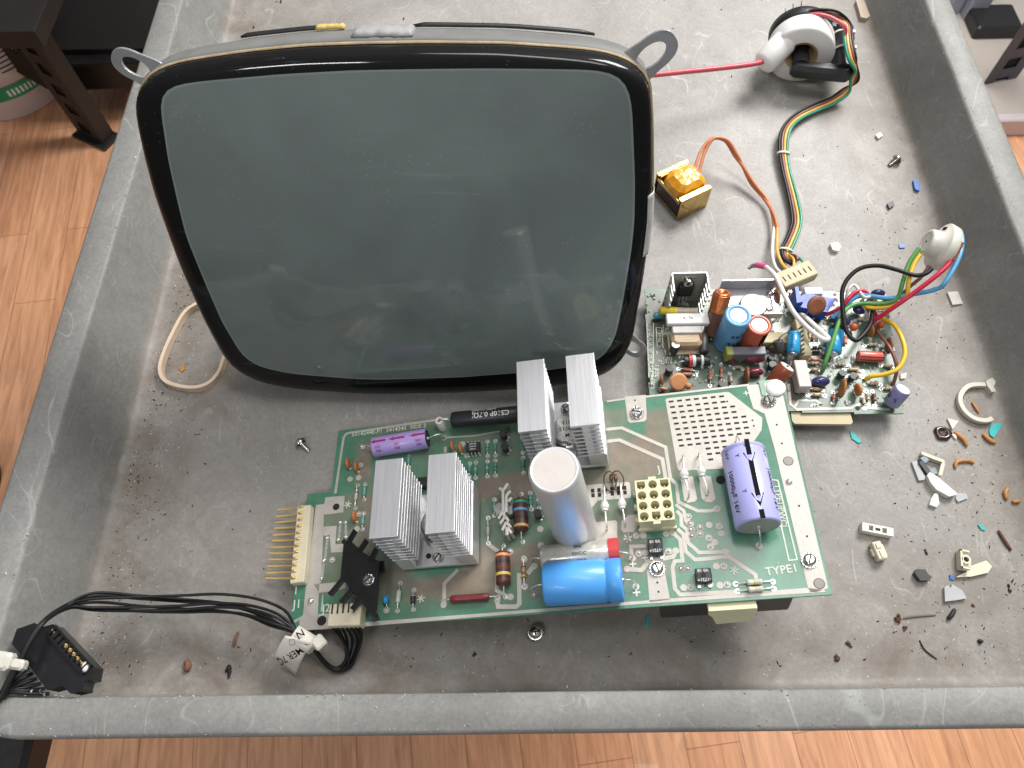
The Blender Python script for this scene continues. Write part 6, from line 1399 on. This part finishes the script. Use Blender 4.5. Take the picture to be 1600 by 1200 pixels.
# L-shaped cream frame and black clip
mb = MB().use(iv); mb.ribbon([wp(x, y, .0022) for x, y in ((1438, 709), (1455, 716), (1472, 722), (1471, 728), (1467, 744))], .0022, .0038); mb.build('frame_scrap', None, None, bevel=.0003, label='angled cream plastic frame piece around the black clip', category='plastic scrap', group=g_)
mb = MB().use(dg)
mb.ribbon([wp(x, y, .0018) for x, y in ((1437, 722), (1445, 733), (1452, 743))], .0032, .0032); mb.use(K('slate_blue_scrap', (.22, .27, .31), .4)); mb.prism(wl([(1436, 717), (1444, 713), (1450, 720), (1444, 725)], .002), .0005, .0036); mb.prism(wl([(1450, 736), (1458, 731), (1464, 740), (1456, 744)], .002), .0005, .0034); mb.build('clip_scrap', None, None, bevel=.0002, label='black and slate blue clip fragment inside the cream frame piece', category='plastic scrap', group=g_)
# loose connector parts
def loosebox(name, L, h, m, label, details=None):
    P4 = [wp(x, y, h) for x, y in L]; c = sum(P4, V())/4; x_ = (P4[1]-P4[0]+P4[2]-P4[3]); w_ = x_.length/2; y_ = (P4[3]-P4[0]+P4[2]-P4[1]); d_ = y_.length/2; x_.z = 0
    Mx = basis(x_, (0, 0, 1)).to_4x4(); Mx.translation = V((c.x, c.y, .0003))
    o = thing(name, label, 'connector part', M=Mx, group='loose connector shells in the tray'); return o, w_, d_
o, w_, d_ = loosebox('connector_shell', [(1348, 816), (1397, 826), (1395, 838), (1346, 829)], .005, wh_, 'long white connector strip with slots, at the left of the loose pieces')
mb = MB().use(wh_); t = .0011
for s in (-1, 1): mb.box((0, s*(d_/2-t/2), .0025), (w_, t, .005)); mb.box((s*(w_/2-.002), 0, .0025), (.004, d_-2*t, .005))
mb.box((0, 0, .0012), (w_-.008, d_-2*t, .0018)); mb.box((0, 0, .0025), (.0055, d_-2*t, .0048)); mb.use(hole_m); mb.box((0, 0, .0050), (.003, d_*.3, .0003)); mb.use(K('tan_shadow_plastic', (.30, .26, .20), .6)); mb.box((w_*.27, 0, .0022), (w_*.30, d_*.35, .0005)); mb.box((-w_*.27, 0, .0022), (w_*.30, d_*.35, .0005)); mb.build('shell', None, o, bevel=.0002)
o, w_, d_ = loosebox('connector_shell', [(1362, 847), (1378, 844), (1388, 872), (1371, 876)], .006, iv, 'chunky cream connector body below the slotted white strip')
mb = MB().use(iv); mb.box((0, 0, .003), (w_*.85, d_, .006), bev=.0006); mb.box((w_*.45, -d_*.05, .0025), (w_*.3, d_*.75, .0045), bev=.0005); mb.box((-w_*.5, 0, .002), (w_*.2, d_*.4, .003)); mb.box((0, d_*.25, .0062), (w_*.4, d_*.3, .0012)); mb.box((0, -d_*.2, .0062), (w_*.25, d_*.4, .0008)); mb.build('shell', None, o, bevel=.0002)
o, w_, d_ = loosebox('connector_shell', [(1503, 858), (1517, 862), (1514, 889), (1498, 887)], .006, iv, 'cream connector body with a round hole in its face')
mb = MB().use(iv); mb.box((0, 0, .0022), (w_, d_, .0042), bev=.0004); mb.box((w_*.6, -d_*.05, .002), (w_*.35, d_*.5, .004))
for s in (-1, 1): mb.box((0, s*(d_/2-.0006), .0052), (w_, .0012, .002))
mb.box((-w_/2+.0006, 0, .0052), (.0012, d_, .002))
mb.loft([[V((w_*.1+r*math.cos(a), r*math.sin(a), z)) for a in [2*math.pi*k/20 for k in range(20)]] for r, z in ((.0028, .0042), (.0028, .0062), (.0016, .0062), (.0016, .0044))], False, False, False); mb.use(hole_m); mb.cyl((w_*.1, 0, .0042), (w_*.1, 0, .0046), .0016); mb.build('shell', None, o, bevel=.0001)
mb = MB().use(gy)
for k in range(4): a, b_ = wp(1478+k*6, 918+k*2.4, .003), wp(1479+k*7, 937, .003); mb.ribbon([a, b_], .0009, .0010)
mb.build('ribbed_edge', None, bpy.data.objects['plastic_scrap.010'] if False else None, label='raised ribs on the light grey flake', category='plastic scrap') if False else None

def loose_screw(px, py, label, lying):
    c = wp(px, py, 0); o = thing('loose_screw', label, 'screw', (c.x, c.y, 0), group='loose screws in the tray'); mb = MB().use(chrome)
    if lying:
        mb.M = MX.Translation((0, 0, .0030)) @ MX.Rotation(lying, 4, 'Z') @ MX.Rotation(math.radians(70), 4, 'Y')
    mb.cyl((0, 0, .004 if not lying else 0), (0, 0, .0066 if not lying else .0024), .0036, n=24, prof=[(0, .0036), (.4, .0035), (.8, .0026), (1, .0012)])
    if not lying: mb.cyl((0, 0, .0), (0, 0, .004), .0016, n=12); mb.cyl((0, 0, .0036), (0, 0, .0042), .0044, n=28)
    else:
        mb.cyl((0, 0, -.008), (0, 0, 0), .0014, n=12); mb.cyl((0, 0, -.0004), (0, 0, .0002), .0042, n=24)
        for k in range(7): mb.cyl((0, 0, -.0078+k*.001), (0, 0, -.0073+k*.001), .0018, .0014, n=12)
    mb.build('screw_body', None, o)
    mb = MB().use(hole_m); mb.M = MX.Translation((0, 0, .0030)) @ MX.Rotation(lying, 4, 'Z') @ MX.Rotation(math.radians(70), 4, 'Y') if lying else MX.Identity(4); z = .0024 if lying else .0064
    mb.box((0, 0, z), (.0028, .0006, .0005)); mb.box((0, 0, z), (.0006, .0028, .0005)); mb.build('screw_slot', None, o)
loose_screw(836, 990, 'round headed steel screw standing on its tip in front of the large green board', 0)
loose_screw(471, 694, 'small steel screw lying left of the large green board', 2.4)
loose_screw(1399, 253, 'bluish steel screw lying near the right tray wall', .6)
# dark rubber crumbs with a shape of their own
br = K('brown_wood_crumb', (.10, .045, .02), .7, var=.4, scale=300); bkc = K('black_rubber_crumb', (.012, .011, .010), .6)
def crumb(px, py, s, m, label, seed, parts_=6):
    rng = random.Random(seed); c = wp(px, py, 0); mb = MB().use(m)
    for k in range(parts_):
        a = rng.uniform(0, 6.28); d = rng.uniform(0, s*.9); mb.ball((d*math.cos(a)*.6, d*math.sin(a), s*.25), s*rng.uniform(.25, .5), sc=(rng.uniform(.5, 1.1), rng.uniform(.5, 1.3), .6), n=6, m=4)
    o = mb.build('debris_crumb', None, None, label=label, category='debris', group='crumbs of dirt in the tray'); o.location = (c.x, c.y, 0)
for k, a in enumerate([(357, 1052, .0034, bkc, 'black ragged crumb at the front left of the tray'), (1402, 968, .0036, br, 'brown bark-like crumb at the front right'), (1412, 980, .0026, br, 'second brown bark crumb just below the larger one'), (1306, 1030, .0030, br, 'dark brown crumb at the front edge right of centre'), (1326, 1008, .0024, br, 'brown crumb above the dark crumb at the front edge'),
                     (1388, 322, .0022, bkc, 'black crumb below the dark blue chip, on the right'), (439, 3, .0022, bkc, 'black crumb at the far end, left of centre'), (396, 44, .0022, bkc, 'black crumb behind the upper left corner of the picture tube'), (631, 30, .0020, bkc, 'black crumb behind the top edge of the picture tube'), (742, 1023, .0020, bkc, 'flat black crumb in front of the green board'), (1577, 921, .0024, bkc, 'black crumb near the right wall'), (1532, 1003, .0018, bkc, 'black crumb in the front right corner'), (1520, 946, .0018, br, 'brown crumb right of the ribbed grey flake'), (1446, 862, .0018, bkc, 'black crumb between the connector bodies')]): crumb(*a, seed=k)
noodle('wood_splinter', [(1560, 829, .0008), (1570, 845, .0012), (1580, 860, .0008)], .0010, br, 'dark brown splinter near the right wall', 'debris'); noodle('wood_splinter', [(290, 1033, .001), (294, 1040, .0016), (290, 1048, .001)], .0020, K('rust_splinter', (.20, .09, .06), .7), 'rust coloured chip at the front left', 'debris'); noodle('wood_splinter', [(372, 987, .001), (367, 1000, .0014), (365, 1010, .0008)], .0010, K('rust_splinter', 0), 'thin rust coloured curl below the black wires', 'debris')
noodle('rubber_shred', [(1481, 967, .0012), (1487, 961, .002), (1492, 952, .0014)], .0013, bkc, 'short black rubber roll below the ribbed grey flake', 'debris'); noodle('rubber_shred', [(1437, 1000, .0005), (1445, 1015, .0006), (1464, 1030, .0004)], .0004, bkc, 'thin curved black bristle at the front right', 'debris'); noodle('rubber_shred', [(1529, 999, .0008), (1534, 1005, .001)], .0011, bkc, 'tiny black roll in the front right corner', 'debris')
noodle('fibre', [(1412, 966, .0006), (1430, 963, .0006), (1462, 961, .0005)], .0006, K('grey_fibre', (.15, .13, .11), .8), 'greyish fibre stretching right of the bark crumb', 'debris')

# ------------------------------------------------------------------ dust and grit
def grit(name, N, m, sampler, smin, smax, seed, label):
    rng = random.Random(seed); mb = MB().use(m)
    for _ in range(N):
        x, y = sampler(rng)
        if not (-.2615 < x < .3235 and .053 < y < .72): continue
        s = smin+(smax-smin)*rng.random()**3; e = s*rng.uniform(.5, 2.2); a = rng.uniform(0, 6.28); h = s*.5
        ca, sa = math.cos(a), math.sin(a); P_ = [(e, 0), (0, s*.6), (-e*.8, s*.1), (0, -s*.5)]
        vs = [(x+px*ca-py*sa, y+px*sa+py*ca, .0001) for px, py in P_]+[(x, y, h+.0001)]
        mb.add(vs, [(0, 1, 4), (1, 2, 4), (2, 3, 4), (3, 0, 4)])
    mb.build(name, None, None, kind='stuff', label=label, category='debris')
def near_walls(rng):
    t = rng.random()
    if t < .45: return (-.262+abs(rng.gauss(0, .022)), rng.uniform(.05, .36))
    if t < .75: return (.324-abs(rng.gauss(0, .045)), rng.uniform(.05, .40))
    if t < .9: return (rng.uniform(-.26, .32), .053+abs(rng.gauss(0, .02)))
    return (rng.uniform(.22, .32), rng.uniform(.06, .2))
def anywhere(rng): return (rng.uniform(-.26, .32), rng.uniform(.055, .66))
grit('dark_grit', 1700, K('dark_grit', (.03, .022, .016), .8), near_walls, .0002, .0009, 1, 'dark grit scattered along the tray walls'); grit('pale_grit', 1300, K('pale_grit', (.62, .58, .50), .6), near_walls, .0002, .0008, 2, 'pale specks scattered along the tray walls')
grit('tan_grit', 700, K('tan_grit', (.30, .20, .11), .7), near_walls, .0002, .0009, 3, 'tan crumbs scattered along the tray walls'); grit('stray_specks', 260, K('dark_grit', 0), anywhere, .0003, .0011, 4, 'stray dark specks over the tray floor'); grit('stray_white_specks', 160, K('pale_grit', 0), anywhere, .0003, .0011, 5, 'stray white specks over the tray floor')

def burr(name, N, m, seed, label):                   # fuzzy burrs of wear along the rim edges
    rng = random.Random(seed); mb = MB().use(m)
    for _ in range(N):
        k = rng.random(); j = rng.gauss(0, .0022)
        if k < .6: x, y = rng.uniform(-.28, .34), .0355+j if rng.random() < .6 else .0205+j*.5
        elif k < .8: x, y = -.2785+j, rng.uniform(.04, .62)
        else: x, y = .3405+j, rng.uniform(.04, .6)
        z = .0500; e = rng.uniform(.0003, .0011); a = rng.uniform(0, 6.28); ca, sa = math.cos(a), math.sin(a)
        vs = [(x+px*ca-py*sa, y+px*sa+py*ca, z-.0003) for px, py in ((e, 0), (0, e*.25), (-e, 0), (0, -e*.25))]+[(x+e*.3*sa, y, z+e*.5)]
        mb.add(vs, [(0, 1, 4), (1, 2, 4), (2, 3, 4), (3, 0, 4)])
    mb.build(name, None, None, kind='stuff', label=label, category='debris')
burr('rim_fuzz', 420, K('pale_burr', (.60, .60, .58), .7), 9, 'pale wear burrs along the tray rim')
